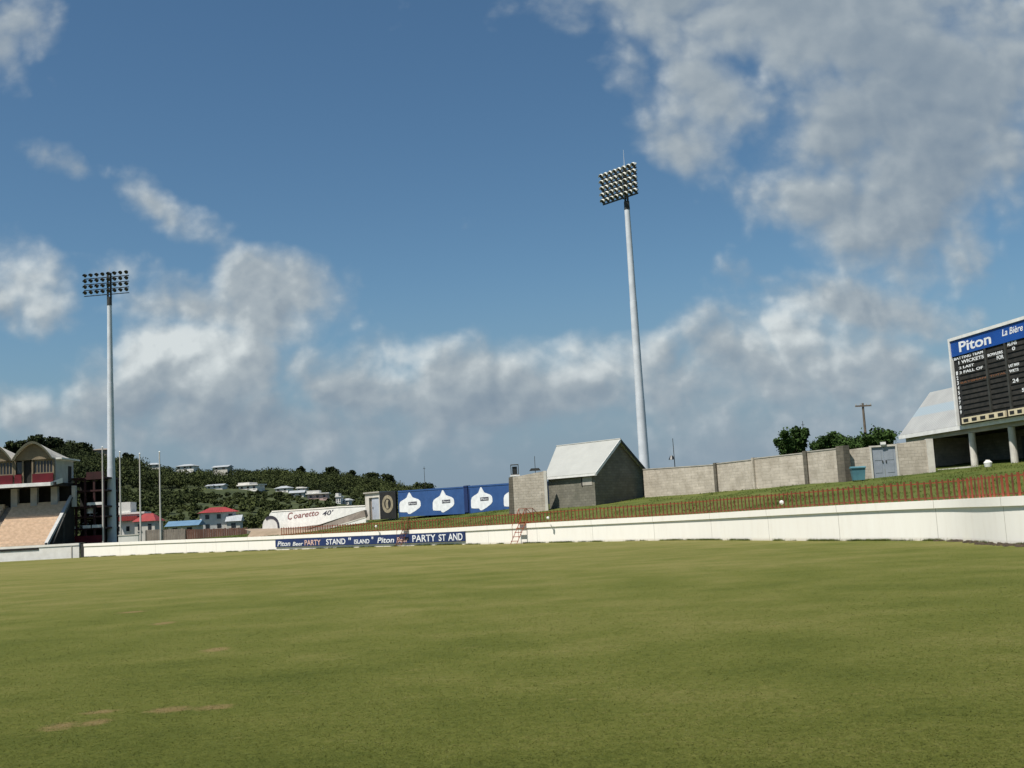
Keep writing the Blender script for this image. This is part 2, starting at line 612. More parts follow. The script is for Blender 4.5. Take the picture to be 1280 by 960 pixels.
def sweep(name, mats, prof, parent, sel=None, uv=True, smooth=True):
    """prof: closed list of (offset away from field, z as a function of the wall height)"""
    idx = range(len(CURVE)) if sel is None else sel
    n = len(prof)
    mb = MB()
    uvs = []
    for i in idx:
        c = CURVE[i]
        for (o, zf) in prof:
            mb.v.append((c[0] + NRM[i][0] * o, c[1] + NRM[i][1] * o, zf(c[2])))
            uvs.append((ARC[i], zf(c[2])))
    L = len(list(idx))
    for i in range(L - 1):
        for k in range(n):
            k2 = (k + 1) % n
            mb.f.append((i * n + k, (i + 1) * n + k, (i + 1) * n + k2, i * n + k2))
            mb.m.append(0)
    mb.f.append(tuple(range(n)))
    mb.f.append(tuple((L - 1) * n + k for k in range(n)))
    mb.m += [0, 0]
    o = mb.build(name, mats, parent)
    if uv:
        ly = o.data.uv_layers.new(name='length_height')
        for lp in o.data.loops:
            ly.data[lp.index].uv = uvs[lp.vertex_index]
    return o


# ------------------------------------------------------------------ ground


def turf_at(px, py):
    d = ray(px, py)
    k = -EYE.z / d.z
    return d.x * k, d.y * k


for px, py, rx, ry in ((75, 908, 0.26, 0.34), (120, 903, 0.2, 0.3), (212, 887, 0.34, 0.30), (268, 884, 0.30, 0.25), (125, 890, 0.25, 0.2), (270, 812, 0.30, 0.5), (205, 779, 0.35, 0.6), (165, 765, 0.5, 0.5)):
    STRAW.append((*turf_at(px, py), rx * 1.3, ry * 1.3))
GRASS = grass_mat('outfield_turf', (0.055, 0.071, 0.010), (0.101, 0.112, 0.021), (0.176, 0.160, 0.052), (0.215, 0.165, 0.075))
BANKG = grass_mat('bank_turf', (0.036, 0.058, 0.010), (0.075, 0.098, 0.020), (0.140, 0.140, 0.042), (0.17, 0.14, 0.06), wear=False)
MT['grass'] = GRASS
MT['bankgrass'] = BANKG
g = MB()
g.poly([(-6000, -3000, -0.25), (6000, -3000, -0.25), (6000, 9000, -0.25), (-6000, 9000, -0.25)])
tag(g.build('ground', 'hill'), kind='structure')

# outfield: grid with a very gentle roll, reaching just under the boundary wall
xs = np.linspace(-130, 20, 76)
ys = np.linspace(-40, 150, 96)
mb = MB()
for y in ys:
    for x in xs:
        mb.v.append((x, y, 0.0))
nx = len(xs)
far = [(c[0] + NRM[i][0] * 0.1, c[1] + NRM[i][1] * 0.1) for i, c in enumerate(CURVE)]
mb = MB()
poly = [(-130, -40), (16, -40)] + [p for p in reversed(far)] + [(-130, 128)]
mb.poly([(x, y, 0.0) for x, y in poly])
o = mb.build('outfield', 'grass')
tag(o, kind='structure')

# short blades of the nearest turf
gb = np.random.default_rng(21)
NB = 380000
yb = 1.0 / gb.uniform(1 / 90.0, 1 / 6.2, NB)
xb = gb.uniform(-0.56, 0.56, NB) * yb
keep = xb < np.interp(yb, _c[::-1][np.argsort(_c[::-1][:, 1]), 1], _c[::-1][np.argsort(_c[::-1][:, 1]), 0]) - 1.0
keep |= yb < 30
xb, yb = xb[keep], yb[keep]
NB = len(xb)
hgt = gb.uniform(0.003, 0.010, NB)
ang = gb.uniform(0, 2 * np.pi, NB)
lean = gb.normal(0, 0.022, (NB, 2))
wd_ = gb.uniform(0.002, 0.004, NB) * np.clip(yb / 9, 1, 2)
Pb = np.zeros((NB, 3, 3))
Pb[:, 0] = np.stack([xb - np.cos(ang) * wd_, yb - np.sin(ang) * wd_, np.zeros(NB)], 1)
Pb[:, 1] = np.stack([xb + np.cos(ang) * wd_, yb + np.sin(ang) * wd_, np.zeros(NB)], 1)
Pb[:, 2] = np.stack([xb + lean[:, 0], yb + lean[:, 1], hgt], 1)
me = bpy.data.meshes.new('grass_blades')
me.vertices.add(NB * 3); me.vertices.foreach_set('co', Pb.astype(np.float32).reshape(-1))
me.loops.add(NB * 3); me.loops.foreach_set('vertex_index', np.arange(NB * 3, dtype=np.int32))
me.polygons.add(NB); me.polygons.foreach_set('loop_start', np.arange(0, NB * 3, 3, dtype=np.int32))
me.polygons.foreach_set('loop_total', np.full(NB, 3, dtype=np.int32))
me.materials.append(GRASS)
me.update(); me.validate()
o = bpy.data.objects.new('grass_blades', me); COL.objects.link(o)
tag(o, kind='stuff')

# grassy bank behind the wall
mb = MB()
cols = [i for i in range(0, len(CURVE)) if CURVE[i][1] > 30]
rows = [0.0, 0.4, 1, 2, 3.5, 5, 7, 9, 12, 15, 18, 22, 26, 30, 35, 42, 50, 60]
ncol = len(cols)
for r_ in rows:
    for i in cols:
        c = CURVE[i]
        s = (c[1] + r_) / c[1]
        x, y = c[0] * s, c[1] * s
        if r_ == 0:
            x, y = c[0] + NRM[i][0] * 0.12, c[1] + NRM[i][1] * 0.12
        z = bank_z(x, y) if r_ > 0 else c[2] - 0.14
        z += 0.05 * mnoise.noise(Vector((x * 0.25, y * 0.25, 0))) * min(1, r_ / 3)
        mb.v.append((x, y, z))
for a in range(len(rows) - 1):
    for b in range(ncol - 1):
        mb.f.append((a * ncol + b, a * ncol + b + 1, (a + 1) * ncol + b + 1, (a + 1) * ncol + b))
        mb.m.append(0)
tag(mb.build('grass_bank', 'bankgrass', smooth=True), kind='structure')

# ------------------------------------------------------------------ white boundary wall
t = thing('boundary_wall', 'long curving white boundary wall along the edge of the grass outfield', 'wall', loc=(0, 0, 0))
sweep('wall_face', 'wall_paint', [(0, lambda h: -0.1), (0, lambda h: h - 0.30), (0.2, lambda h: h - 0.30), (0.2, lambda h: -0.1)], t)
sweep('coping', 'wall_paint', [(-0.07, lambda h: h - 0.30), (-0.07, lambda h: h), (0.30, lambda h: h), (0.30, lambda h: h - 0.30)], t)

# soil strip along the foot of the wall on the near side
mb = MB()
for i in range(len(CURVE)):
    if 24 < CURVE[i][1] < 42:
        for k in range(random.choice((0, 2, 4, 7))):
            q = CURVE[i]
            o_ = -random.uniform(0.05, 0.75) * (0.3 + (42 - q[1]) / 12)
            s_ = random.uniform(0.04, 0.13)
            j = random.uniform(-0.4, 0.4)
            x, y = q[0] + NRM[i][0] * o_ + tang[i][0] * j, q[1] + NRM[i][1] * o_ + tang[i][1] * j
            pts = []
            for e in ((-1, -1, 0), (1, -1, 0), (1, 1, 0), (-1, 1, 0)):
                pts.append((x + e[0] * s_ * random.uniform(0.6, 1.5), y + e[1] * s_ * random.uniform(0.6, 1.5), -0.01))
            pts += [(p[0] * 0.6 + x * 0.4, p[1] * 0.6 + y * 0.4, s_ * random.uniform(0.3, 0.8)) for p in pts]
            mb.hexa(pts)
tag(mb.build('soil_clods', 'dirt'), kind='stuff')

# longer grass that the mower misses along the foot of the wall and on the bank
tg = np.random.default_rng(33)


def blades(name, X, Y, Z, h0, h1, w0, mat):
    n_ = len(X)
    hh = tg.uniform(h0, h1, n_); an = tg.uniform(0, 2 * np.pi, n_); ww = w0 * tg.uniform(0.6, 1.4, n_); ln = tg.normal(0, 0.35, (n_, 2)) * hh[:, None]
    P = np.zeros((n_, 3, 3))
    P[:, 0] = np.stack([X - np.cos(an) * ww, Y - np.sin(an) * ww, Z], 1)
    P[:, 1] = np.stack([X + np.cos(an) * ww, Y + np.sin(an) * ww, Z], 1)
    P[:, 2] = np.stack([X + ln[:, 0], Y + ln[:, 1], Z + hh], 1)
    me = bpy.data.meshes.new(name)
    me.vertices.add(n_ * 3); me.vertices.foreach_set('co', P.astype(np.float32).reshape(-1))
    me.loops.add(n_ * 3); me.loops.foreach_set('vertex_index', np.arange(n_ * 3, dtype=np.int32))
    me.polygons.add(n_); me.polygons.foreach_set('loop_start', np.arange(0, n_ * 3, 3, dtype=np.int32))
    me.polygons.foreach_set('loop_total', np.full(n_, 3, dtype=np.int32))
    me.materials.append(MT[mat]); me.update(); me.validate()
    o = bpy.data.objects.new(name, me); COL.objects.link(o)
    return tag(o, kind='stuff')


ss = tg.uniform(ARC[0], ARC[-1], 60000)
clump = np.sin(ss * 1.7) + np.sin(ss * 0.43 + 1) + np.sin(ss * 4.1) * 0.7
ss = ss[clump + tg.normal(0, 0.6, len(ss)) > 0.3]
off = -np.abs(tg.normal(0, 0.09, len(ss))) - 0.01
X = np.interp(ss, ARC, CURVE[:, 0]) + np.interp(ss, ARC, NRM[:, 0]) * off
Y = np.interp(ss, ARC, CURVE[:, 1]) + np.interp(ss, ARC, NRM[:, 1]) * off
blades('wall_foot_grass', X, Y, np.zeros(len(X)), 0.03, 0.13, 0.012, 'bankgrass')
nb_ = 70000
ia = tg.integers(0, ncol - 1, nb_)
Cc = CURVE[np.array(cols)[ia]]
rr_ = tg.uniform(1.2, 34, nb_)
sc2 = (Cc[:, 1] + rr_) / Cc[:, 1]
X, Y = Cc[:, 0] * sc2 + tg.normal(0, 0.3, nb_), Cc[:, 1] * sc2 + tg.normal(0, 0.3, nb_)
Z = np.array([bank_z(x, y) for x, y in zip(X, Y)]) - 0.03
cl = np.array([mnoise.noise(Vector((x * 0.5, y * 0.35, 4))) for x, y in zip(X, Y)])
kp = cl > -0.05
blades('bank_tufts', X[kp], Y[kp], Z[kp], 0.05, 0.15, 0.025, 'bankgrass')

# white wall left of the gap
pL, pR = at(-60, 700, 128), at(99, 697.6, 128)
t = thing('stand_front_wall', 'straight white wall in front of the seating stand, left of the dark gate post', 'wall', loc=(pR.x, 128, 0))
zt = at(60, 680.8, 128).z
MB().box((-30, 0, -0.1), (0, 0.2, zt - 0.25)).build('wall_face', 'coping', t)
MB().box((-30, -0.06, zt - 0.25), (0, 0.3, zt)).build('coping', 'coping', t)
MB().box((-22, -0.062, zt - 0.52), (-4.6, -0.002, zt - 0.28)).build('slot', 'dark', t)
MB().box((-0.9, -0.05, -0.1), (-0.78, -0.001, zt - 0.27)).build('joint_strip', 'concrete', t)
p = at(103.5, 697, 127)
t = thing('gate_post', 'dark square post filling the gap in the white wall', 'post', loc=(p.x, 127, 0))
MB().box((-0.2, -0.1, -0.1), (0.2, 0.2, 1.62)).build('post', 'steel_dark', t)
MB().box((-0.25, -0.15, 1.62), (0.25, 0.25, 1.68)).build('cap', 'steel_dark', t)

# ------------------------------------------------------------------ red picket railing on top of the wall
t = thing('picket_railing', 'rust red picket railing along the top of the curving white wall', 'railing', loc=(0, 0, 0))
sel = [i for i in range(len(CURVE)) if CURVE[i][0] > at(347, 669, 103).x and CURVE[i][1] > 24]
RO = 0.24
sweep('top_rail', 'rail_bright', [(RO - 0.03, lambda h: h + 0.63), (RO - 0.03, lambda h: h + 0.67), (RO + 0.03, lambda h: h + 0.67), (RO + 0.03, lambda h: h + 0.63)], t, sel, uv=False)
sweep('bottom_rail', 'rail_red', [(RO - 0.025, lambda h: h + 0.06), (RO - 0.025, lambda h: h + 0.11), (RO + 0.025, lambda h: h + 0.11), (RO + 0.025, lambda h: h + 0.06)], t, sel, uv=False)
s0, s1 = ARC[sel[0]], ARC[sel[-1]]
places = []
s = s1
while s > s0:
    x = np.interp(s, ARC, CURVE[:, 0]); y = np.interp(s, ARC, CURVE[:, 1]); h = np.interp(s, ARC, CURVE[:, 2])
    i = int(np.searchsorted(ARC, s)) - 1
    places.append((x + NRM[i][0] * RO, y + NRM[i][1] * RO, h, math.atan2(tang[i][1], tang[i][0])))
    s -= 0.38


def picket(mb, w, loc=None, rz=0, hh=0.74):
    pts = [(-w / 2, -0.055, 0), (w / 2, -0.055, 0), (w / 2, -0.032, 0), (-w / 2, -0.032, 0)]
    P = [Vector(q) for q in pts] + [Vector((q[0], q[1], hh)) for q in pts]
    if loc is not None:
        rm = Matrix.Rotation(rz, 3, 'Z')
        P = [rm @ q + Vector(loc) for q in P]
    mb.hexa(P)


wide = MB(); picket(wide, 0.15); slim = MB(); picket(slim, 0.10)
pw = wide.build('picket', 'rail_bright', t); ps = slim.build('picket', 'rail_red', t)
nv = 0
rest = MB()
for k, (x, y, h, rz) in enumerate(places):
    inview = x / y < 0.50
    if inview and nv < 98:
        src = pw if y < 41 and (k % 3 != 1) else ps
        o = src if src.get('used') is None else src.copy()
        if src.get('used') is None:
            src['used'] = 1
        else:
            COL.objects.link(o)
            o.parent = t
        o.location = (x, y, h); o.rotation_euler = (0, 0, rz)
        o.scale.z = random.uniform(0.96, 1.04)
        nv += 1
    else:
        picket(rest, 0.09 if y > 36 else 0.13, (x, y, h), rz, 0.74 * random.uniform(0.96, 1.04))
tag(rest.build('picket_run', 'rail_red', t), kind='stuff')
for o in (pw, ps):
    if 'used' in o:
        del o['used']
for o in t.children:
    if 'used' in o:
        del o['used']

# white lamps fixed on the railing
for px, py, D, lab in ((977, 628, 52.2, 'round white lamp on the red railing in front of the block wall'),
                       (685, 647.5, 73.0, 'round white lamp on the red railing below the stone shed corner'),
                       (470, 658, 92.0, 'round white lamp on the railing below the pale metal door')):
    p = at(px, py, D)
    x = np.interp(-p.x / p.y, -A_[::-1], YW_[::-1])
    t = thing('bulkhead_lamp', lab, 'lamp', 'white lamps along the red railing', loc=(p.x, p.y, p.z))
    mb = MB()
    mb.tube((0, -0.10, 0), (0, 0.02, 0), 0.085, 0.10, 12)
    mb.tube((0, -0.14, 0), (0, -0.10, 0), 0.05, 0.085, 12)
    mb.build('housing', 'white', t)
    MB().tube((0, 0.02, -0.02), (0, 0.32, -0.04), 0.025, 0.025, 6).build('bracket', 'steel_dark', t)

# ------------------------------------------------------------------ banner on the wall
sA = [i for i in range(len(CURVE)) if at(343, 681, 103.8).x <= CURVE[i][0] <= at(585, 668, 82.5).x and CURVE[i][1] > 60]
t = thing('sponsor_banner', 'long navy banner with white and pink capital lettering on the white boundary wall', 'banner', loc=(0, 0, 0))
sweep('cloth', 'blue_navy', [(-0.10, lambda h: h - 1.03), (-0.10, lambda h: h - 0.33), (-0.005, lambda h: h - 0.33), (-0.005, lambda h: h - 1.03)], t, sA, uv=False)
bs0, bs1 = ARC[sA[0]], ARC[sA[-1]]


def on_curve(me_obj, s_off, out=0.11):
    """bend lettering laid out along x (metres of wall) on to the curve of the wall"""
    me = me_obj.data
    for v in me.vertices:
        s = s_off + v.co.x
        x = np.interp(s, ARC, CURVE[:, 0]); y = np.interp(s, ARC, CURVE[:, 1]); h = np.interp(s, ARC, CURVE[:, 2])
        nx_, ny_ = np.interp(s, ARC, NRM[:, 0]), np.interp(s, ARC, NRM[:, 1])
        o_ = -out + v.co.y
        v.co = (x + nx_ * o_, y + ny_ * o_, h + v.co.z)


bl = bs1 - bs0


def b_arc(px):
    """arc length along the wall below a photo column"""
    a = at(px, 674, 90).x / 90
    ia = [k for k in range(len(CURVE)) if CURVE[k][1] > 60]
    return float(np.interp(a, [CURVE[k][0] / CURVE[k][1] for k in ia], [ARC[k] for k in ia]))


for txt, xa, xb, mt_, hh, sh in (('Piton', 348, 364, 'white_ink', 0.44, 0.2), ('Beer', 367, 380, 'white_ink', 0.34, 0.2), ('PARTY', 382, 402, 'pink_ink', 0.46, 0),
                                 ('STAND', 409, 433, 'white_ink', 0.48, 0), ('"', 437, 440, 'white_ink', 0.2, 0), ('ISLAND', 444, 463, 'white_ink', 0.36, 0), ('"', 466, 468, 'white_ink', 0.2, 0),
                                 ('Piton', 473, 494, 'white_ink', 0.44, 0.2), ('Beer', 497, 512, 'pink_ink', 0.40, 0.2), ('PARTY', 517, 546, 'white_ink', 0.52, 0),
                                 ('ST', 550, 559, 'white_ink', 0.50, 0), ('AND', 562, 580, 'white_ink', 0.52, 0)):
    a0, a1 = b_arc(xa), b_arc(xb)
    z0 = -0.95 if txt != '"' else -0.62
    o = lettering(txt, t, mt_, 0, z0, 0, w=abs(a1 - a0), h=hh, bold=0.012, shear=sh)
    on_curve(o, min(a0, a1))

# ------------------------------------------------------------------ red steps over the wall


def stile(px, D, lab, rz, mat):
    """steep ladder with hand rails: up the field side, over the coping, down on to the bank"""
    a = at(px, 640, D).x / D
    i = min(range(len(CURVE)), key=lambda k: abs(CURVE[k][0] / CURVE[k][1] - a) if CURVE[k][1] > 30 else 9)
    c = CURVE[i]
    t = thing('wall_ladder', lab, 'ladder', 'steel ladders over the boundary wall', loc=(c[0], c[1], 0), xdir=tang[i])
    h = c[2]
    for s_ in (-0.36, 0.36):
        mb = MB()
        mb.tube((s_, -0.95, 0), (s_, -0.12, h + 0.08), 0.022, 0.022, 6)
        mb.tube((s_, -0.12, h + 0.08), (s_, 0.5, h + 0.08), 0.03, 0.03, 6)
        mb.tube((s_, 0.5, h + 0.08), (s_, 1.2, h - 0.2), 0.03, 0.03, 6)
        mb.build('stringer', mat, t)
        mb = MB()
        mb.tube((s_, -0.75, 0.3), (s_, -0.75, 1.2), 0.016, 0.016, 6)
        mb.tube((s_, -0.75, 1.2), (s_, -0.1, h + 1.0), 0.022, 0.022, 6)
        mb.tube((s_, -0.1, h + 1.0), (s_, 0.5, h + 1.0), 0.022, 0.022, 6)
        mb.tube((s_, -0.1, h), (s_, -0.1, h + 1.0), 0.022, 0.022, 6)
        mb.tube((s_, 0.5, h), (s_, 0.5, h + 1.0), 0.022, 0.022, 6)
        mb.tube((s_, 0.5, h + 1.0), (s_, 1.2, h + 0.4), 0.022, 0.022, 6)
        mb.build('hand_rail', mat, t)
    for k in range(5):
        f_ = (k + 0.7) / 5
        MB().box((-0.36, -0.95 + 0.83 * f_ - 0.07, (h + 0.08) * f_ - 0.02), (0.36, -0.95 + 0.83 * f_ + 0.07, (h + 0.08) * f_ + 0.02)).build('tread', mat, t)
    MB().box((-0.36, -0.12, h + 0.09), (0.36, 0.5, h + 0.12)).build('platform', mat, t)


stile(508, 89.5, 'rust red steel ladder over the white wall across the navy banner', 0, 'rail_red')
stile(655, 76.5, 'faded red steel ladder over the white wall below the stone wall', 0, 'rail_bright')

# ------------------------------------------------------------------ block perimeter wall, shed
feet = []
for px, py, ph in ((806, 621.9, 587.2), (898, 614.7, 580), (946, 611, 573.5), (1011, 604.8, 565.3), (1053, 602.5, 559.5)):
    p = bank_hit(px, py)
    feet.append((p.x, p.y, p.z, at(px, ph, p.y).z))
pd0 = bank_hit(1058, 601.5)
pw1 = bank_hit(1161, 591)
feet.append((pw1.x, pw1.y - 0.0, pw1.z, at(1161, 549.5, pw1.y).z))
t = thing('block_wall', 'long grey beige concrete block wall stepping down the grass bank beside the shed', 'wall', loc=(feet[0][0], feet[0][1], 0))
ox, oy = feet[0][0], feet[0][1]
for k in range(len(feet) - 2):
    (x0, y0, z0, h0), (x1, y1, z1, h1) = feet[k], feet[k + 1]
    d = Vector((x1 - x0, y1 - y0, 0)).normalized()
    nrm = Vector((-d.y, d.x, 0)) * 0.25
    a, b = Vector((x0 - ox, y0 - oy, 0)), Vector((x1 - ox, y1 - oy, 0)) - d * 0.2
    za = min(z0, z1) - 0.6
    hexp = []
    for zlist in ((za, za), (h0 + 0.0, h1 - 0.06)):
        hexp += [a + Vector((0, 0, zlist[0])), b + Vector((0, 0, zlist[1])), b + nrm + Vector((0, 0, zlist[1])), a + nrm + Vector((0, 0, zlist[0]))]
    o = MB().hexa(hexp).build('panel', 'block', t)
    # coping course a little proud of the panel
    hexp2 = []
    for dz in (0.002, 0.07):
        hexp2 += [a - nrm * 0.12 + Vector((0, 0, h0 + dz)), b - nrm * 0.12 + Vector((0, 0, h1 - 0.06 + dz)),
                  b + nrm * 1.12 + Vector((0, 0, h1 - 0.06 + dz)), a + nrm * 1.12 + Vector((0, 0, h0 + dz))]
    MB().hexa(hexp2).build('coping', 'concrete', t)
    wd = {0: 0.06, 1: 0.0, 2: 0.10, 3: 0.62}[k]
    mat_ = {0: 'block_unlit', 1: 'block', 2: 'block_unlit', 3: 'block_unlit'}[k]  # dark piers: unlit side faces painted through the block colour
    c = Vector((x1 - ox, y1 - oy, 0))
    q = []
    for z_ in (za, h1 + 0.10):
        q += [c - d * 0.2 - nrm * 0.6 + Vector((0, 0, z_)), c + d * wd - nrm * 0.6 + Vector((0, 0, z_)), c + d * wd + nrm * 1.2 + Vector((0, 0, z_)), c - d * 0.2 + nrm * 1.2 + Vector((0, 0, z_))]
    MB().hexa(q).build('pier', mat_, t)

# gate wall with the grey door: from the dark pier to the pavilion
G0 = Vector((feet[-2][0] + 0.60, feet[-2][1] - 0.1, 0)); G1 = Vector((feet[-1][0], feet[-1][1], 0))
gd = (G1 - G0).normalized(); GL = (G1 - G0).length


def along(P0, d, px, py=560):
    """metres along a plan line at a photo column"""
    r = ray(px, py)
    a = r.x / r.y
    return (a * P0.y - P0.x) / (d.x - a * d.y)


t = thing('gate_wall', 'grey beige block wall with a grey double door between dark pier and scoreboard house', 'wall', loc=(G0.x, G0.y, 0), xdir=gd)
zb = min(feet[-2][2], feet[-1][2]) - 0.7
zl, zr_ = feet[-2][3], feet[-1][3]
dx0, dx1 = along(G0, gd, 1089), along(G0, gd, 1119)
dz1 = at(1104, 558.5, G0.y + gd.y * dx0).z
dzb = bank_hit(1104, 597.5).z


def zline(x):
    return zl - 0.15 + (zr_ - zl + 0.15) * x / GL


mb = MB()
mb.hexa([(0, 0, zb), (dx0 - 0.12, 0, zb), (dx0 - 0.12, 0.25, zb), (0, 0.25, zb), (0, 0, zline(0)), (dx0 - 0.12, 0, zline(dx0)), (dx0 - 0.12, 0.25, zline(dx0)), (0, 0.25, zline(0))])
mb.build('panel', 'block', t)
mb = MB()
mb.hexa([(dx1 + 0.12, 0, zb), (GL, 0, zb), (GL, 0.25, zb), (dx1 + 0.12, 0.25, zb), (dx1 + 0.12, 0, zline(dx1)), (GL, 0, zline(GL)), (GL, 0.25, zline(GL)), (dx1 + 0.12, 0.25, zline(dx1))])
mb.build('panel', 'block', t)
mb = MB()
mb.hexa([(dx0 - 0.12, 0.002, dz1 + 0.1), (dx1 + 0.12, 0.002, dz1 + 0.1), (dx1 + 0.12, 0.25, dz1 + 0.1), (dx0 - 0.12, 0.25, dz1 + 0.1),
         (dx0 - 0.12, 0.002, zline(dx0)), (dx1 + 0.12, 0.002, zline(dx1)), (dx1 + 0.12, 0.25, zline(dx1)), (dx0 - 0.12, 0.25, zline(dx0))])
mb.build('lintel', 'concrete', t)
mb = MB()
mb.box((dx0 - 0.12, -0.03, zb), (dx0, 0.2, dz1)); mb.box((dx1, -0.03, zb), (dx1 + 0.12, 0.2, dz1)); mb.box((dx0 - 0.12, -0.03, dz1), (dx1 + 0.12, 0.2, dz1 + 0.1))
mb.build('door_frame', 'plaster', t)
xm = (dx0 + dx1) / 2
for a, b in ((dx0 + 0.004, xm - 0.01), (xm + 0.01, dx1 - 0.004)):
    d_ = MB().box((a, 0.05, dzb - 0.3), (b, 0.1, dz1 - 0.01)).build('door', 'door_grey', t)
    mb = MB()
    mb.box((a + 0.15, 0.035, dzb + 0.35), (b - 0.15, 0.048, dzb + 0.95)); mb.box((a + 0.15, 0.035, dzb + 1.15), (b - 0.15, 0.048, dz1 - 0.25))
    mb.build('panelling', 'door_grey', d_)
    hx = b - 0.1 if a < xm - 0.5 and b < xm else a + 0.1
    MB().box((hx - 0.03, 0.0, dzb + 1.0), (hx + 0.03, 0.048, dzb + 1.14)).build('handle', 'steel_dark', d_)
# white end column of the gate wall
MB().box((GL + 0.005, -0.08, zb), (GL + 0.42, 0.27, zr_ + 0.05)).build('end_column', 'plaster', t)
# small white lamp above the door
p = at(1101, 556.5, G0.y + gd.y * dx0)
t = thing('wall_lamp', 'small white lamp above the grey double door', 'lamp', loc=(G0.x + gd.x * (xm), G0.y + gd.y * xm, dz1 + 0.14), xdir=gd)
MB().box((-0.16, -0.14, 0), (0.16, -0.001, 0.16)).build('housing', 'white', t)
MB().box((-0.12, -0.12, -0.05), (0.12, -0.02, -0.001)).build('diffuser', 'white_ink', t)

# teal bin by the pier
p = bank_hit(1072, 601.5)
t = thing('waste_bin', 'teal wheeled bin standing between the dark pier and grey double door', 'bin', loc=(p.x, p.y - 0.2, p.z), xdir=gd)
t.scale = (0.82, 0.82, 0.92)
MB().hexa([(-0.42, -0.35, 0.06), (0.42, -0.35, 0.06), (0.42, 0.25, 0.06), (-0.42, 0.25, 0.06), (-0.52, -0.45, 0.86), (0.52, -0.45, 0.86), (0.52, 0.3, 0.86), (-0.52, 0.3, 0.86)]).build('body', 'teal', t)
mb = MB(); mb.prism([(-0.56, -0.5, 0.862), (-0.56, -0.5, 0.92), (-0.56, 0.0, 1.0), (-0.56, 0.33, 0.92), (-0.56, 0.33, 0.862)], (1.12, 0, 0)); mb.build('lid', 'teal', t)
for s_ in (-0.36, 0.36):
    MB().tube((s_ - 0.03, 0.15, 0.08), (s_ + 0.03, 0.15, 0.08), 0.08, 0.08, 10).build('wheel', 'black', t)

# wall left of the shed
pa, pb_ = bank_hit(643, 643.5), bank_hit(684, 639.5)
pb_.y = pa.y - 0.4; pb_.x = at(684, 620, pb_.y).x
d = (Vector((pb_.x, pb_.y, 0)) - Vector((pa.x, pa.y, 0))); L = d.length; d.normalize()
t = thing('stone_wall', 'short weathered beige stone wall adjoining the left of the stone shed', 'wall', loc=(pa.x, pa.y, 0), xdir=d)
za, zb_ = at(643, 596.5, pa.y).z, at(684, 588.8, pb_.y).z
zf = pa.z - 0.6
MB().hexa([(0, 0, zf), (L - 0.2, 0, zf), (L - 0.2, 0.3, zf), (0, 0.3, zf), (0, 0, za), (L - 0.2, 0, zb_), (L - 0.2, 0.3, zb_), (0, 0.3, za)]).build('panel', 'block', t)
MB().box((L - 0.2 + 0.003, -0.06, zf), (L + 0.03, 0.32, zb_ + 0.03)).build('end_strip', 'plaster', t)
MB().hexa([(-0.45, -0.03, zf), (-0.003, -0.03, zf), (-0.003, 0.33, zf), (-0.45, 0.33, zf), (-0.3, -0.03, za), (-0.003, -0.03, za + 0.05), (-0.003, 0.33, za + 0.05), (-0.3, 0.33, za)]).build('buttress', 'block_unlit', t)  # shading at the wall corner put into the dark block colour
stone_t = t
# lamp cage on a post at the left end
p = at(644, 600, pa.y + 0.8)
zt_ = at(643, 581, pa.y + 0.8).z
t = thing('flood_lamp_post', 'grey post with a boxy lamp cage behind the short stone wall', 'lamp post', loc=(p.x, pa.y + 0.8, pa.z))
MB().tube((0, 0, -0.3), (0, 0, zt_ - pa.z - 0.8), 0.09, 0.08, 8).build('post', 'steel', t)
mb = MB()
z1 = zt_ - pa.z
for sx in (-0.3, 0.3):
    for sy in (-0.3, 0.3):
        mb.tube((sx, sy, z1 - 0.8), (sx, sy, z1), 0.03, 0.03, 5)
for z_ in (z1 - 0.8, z1):
    mb.tube((-0.3, -0.3, z_), (0.3, -0.3, z_), 0.03, 0.03, 5); mb.tube((-0.3, 0.3, z_), (0.3, 0.3, z_), 0.03, 0.03, 5)
    mb.tube((-0.3, -0.3, z_), (-0.3, 0.3, z_), 0.03, 0.03, 5); mb.tube((0.3, -0.3, z_), (0.3, 0.3, z_), 0.03, 0.03, 5)
mb.build('cage', 'steel_dark', t)
MB().box((-0.2, -0.2, z1 - 0.75), (0.2, 0.2, z1 - 0.15)).build('lamp', 'lens', t)
MB().box((-0.4, -0.4, z1 - 0.95), (0.4, 0.4, z1 - 0.83)).build('tray', 'white', t)
# loudspeaker on mast behind the stone wall
p = at(669, 587, pa.y + 2)
t = thing('speaker_mast', 'thin mast with a flat dark loudspeaker behind the short stone wall', 'mast', loc=(p.x, pa.y + 2, pa.z))
hz = p.z - pa.z
MB().tube((0, 0, -0.4), (0, 0, at(671, 570, pa.y + 2).z - pa.z), 0.035, 0.025, 6).build('mast', 'steel_dark', t)
MB().prism([(-0.5, -0.05, hz - 0.1), (-0.35, -0.05, hz + 0.1), (0.3, -0.05, hz + 0.1), (0.45, -0.05, hz - 0.1)], (0, -0.35, 0)).build('speaker', 'steel_dark', t)

# shed
C0 = bank_hit(745, 631)
C0.y = 88.0; C0.x = at(745, 631, 88).x
th = R(45)
dl = Vector((-math.cos(th), math.sin(th), 0)); dg_ = Vector((math.sin(th), math.cos(th), 0))
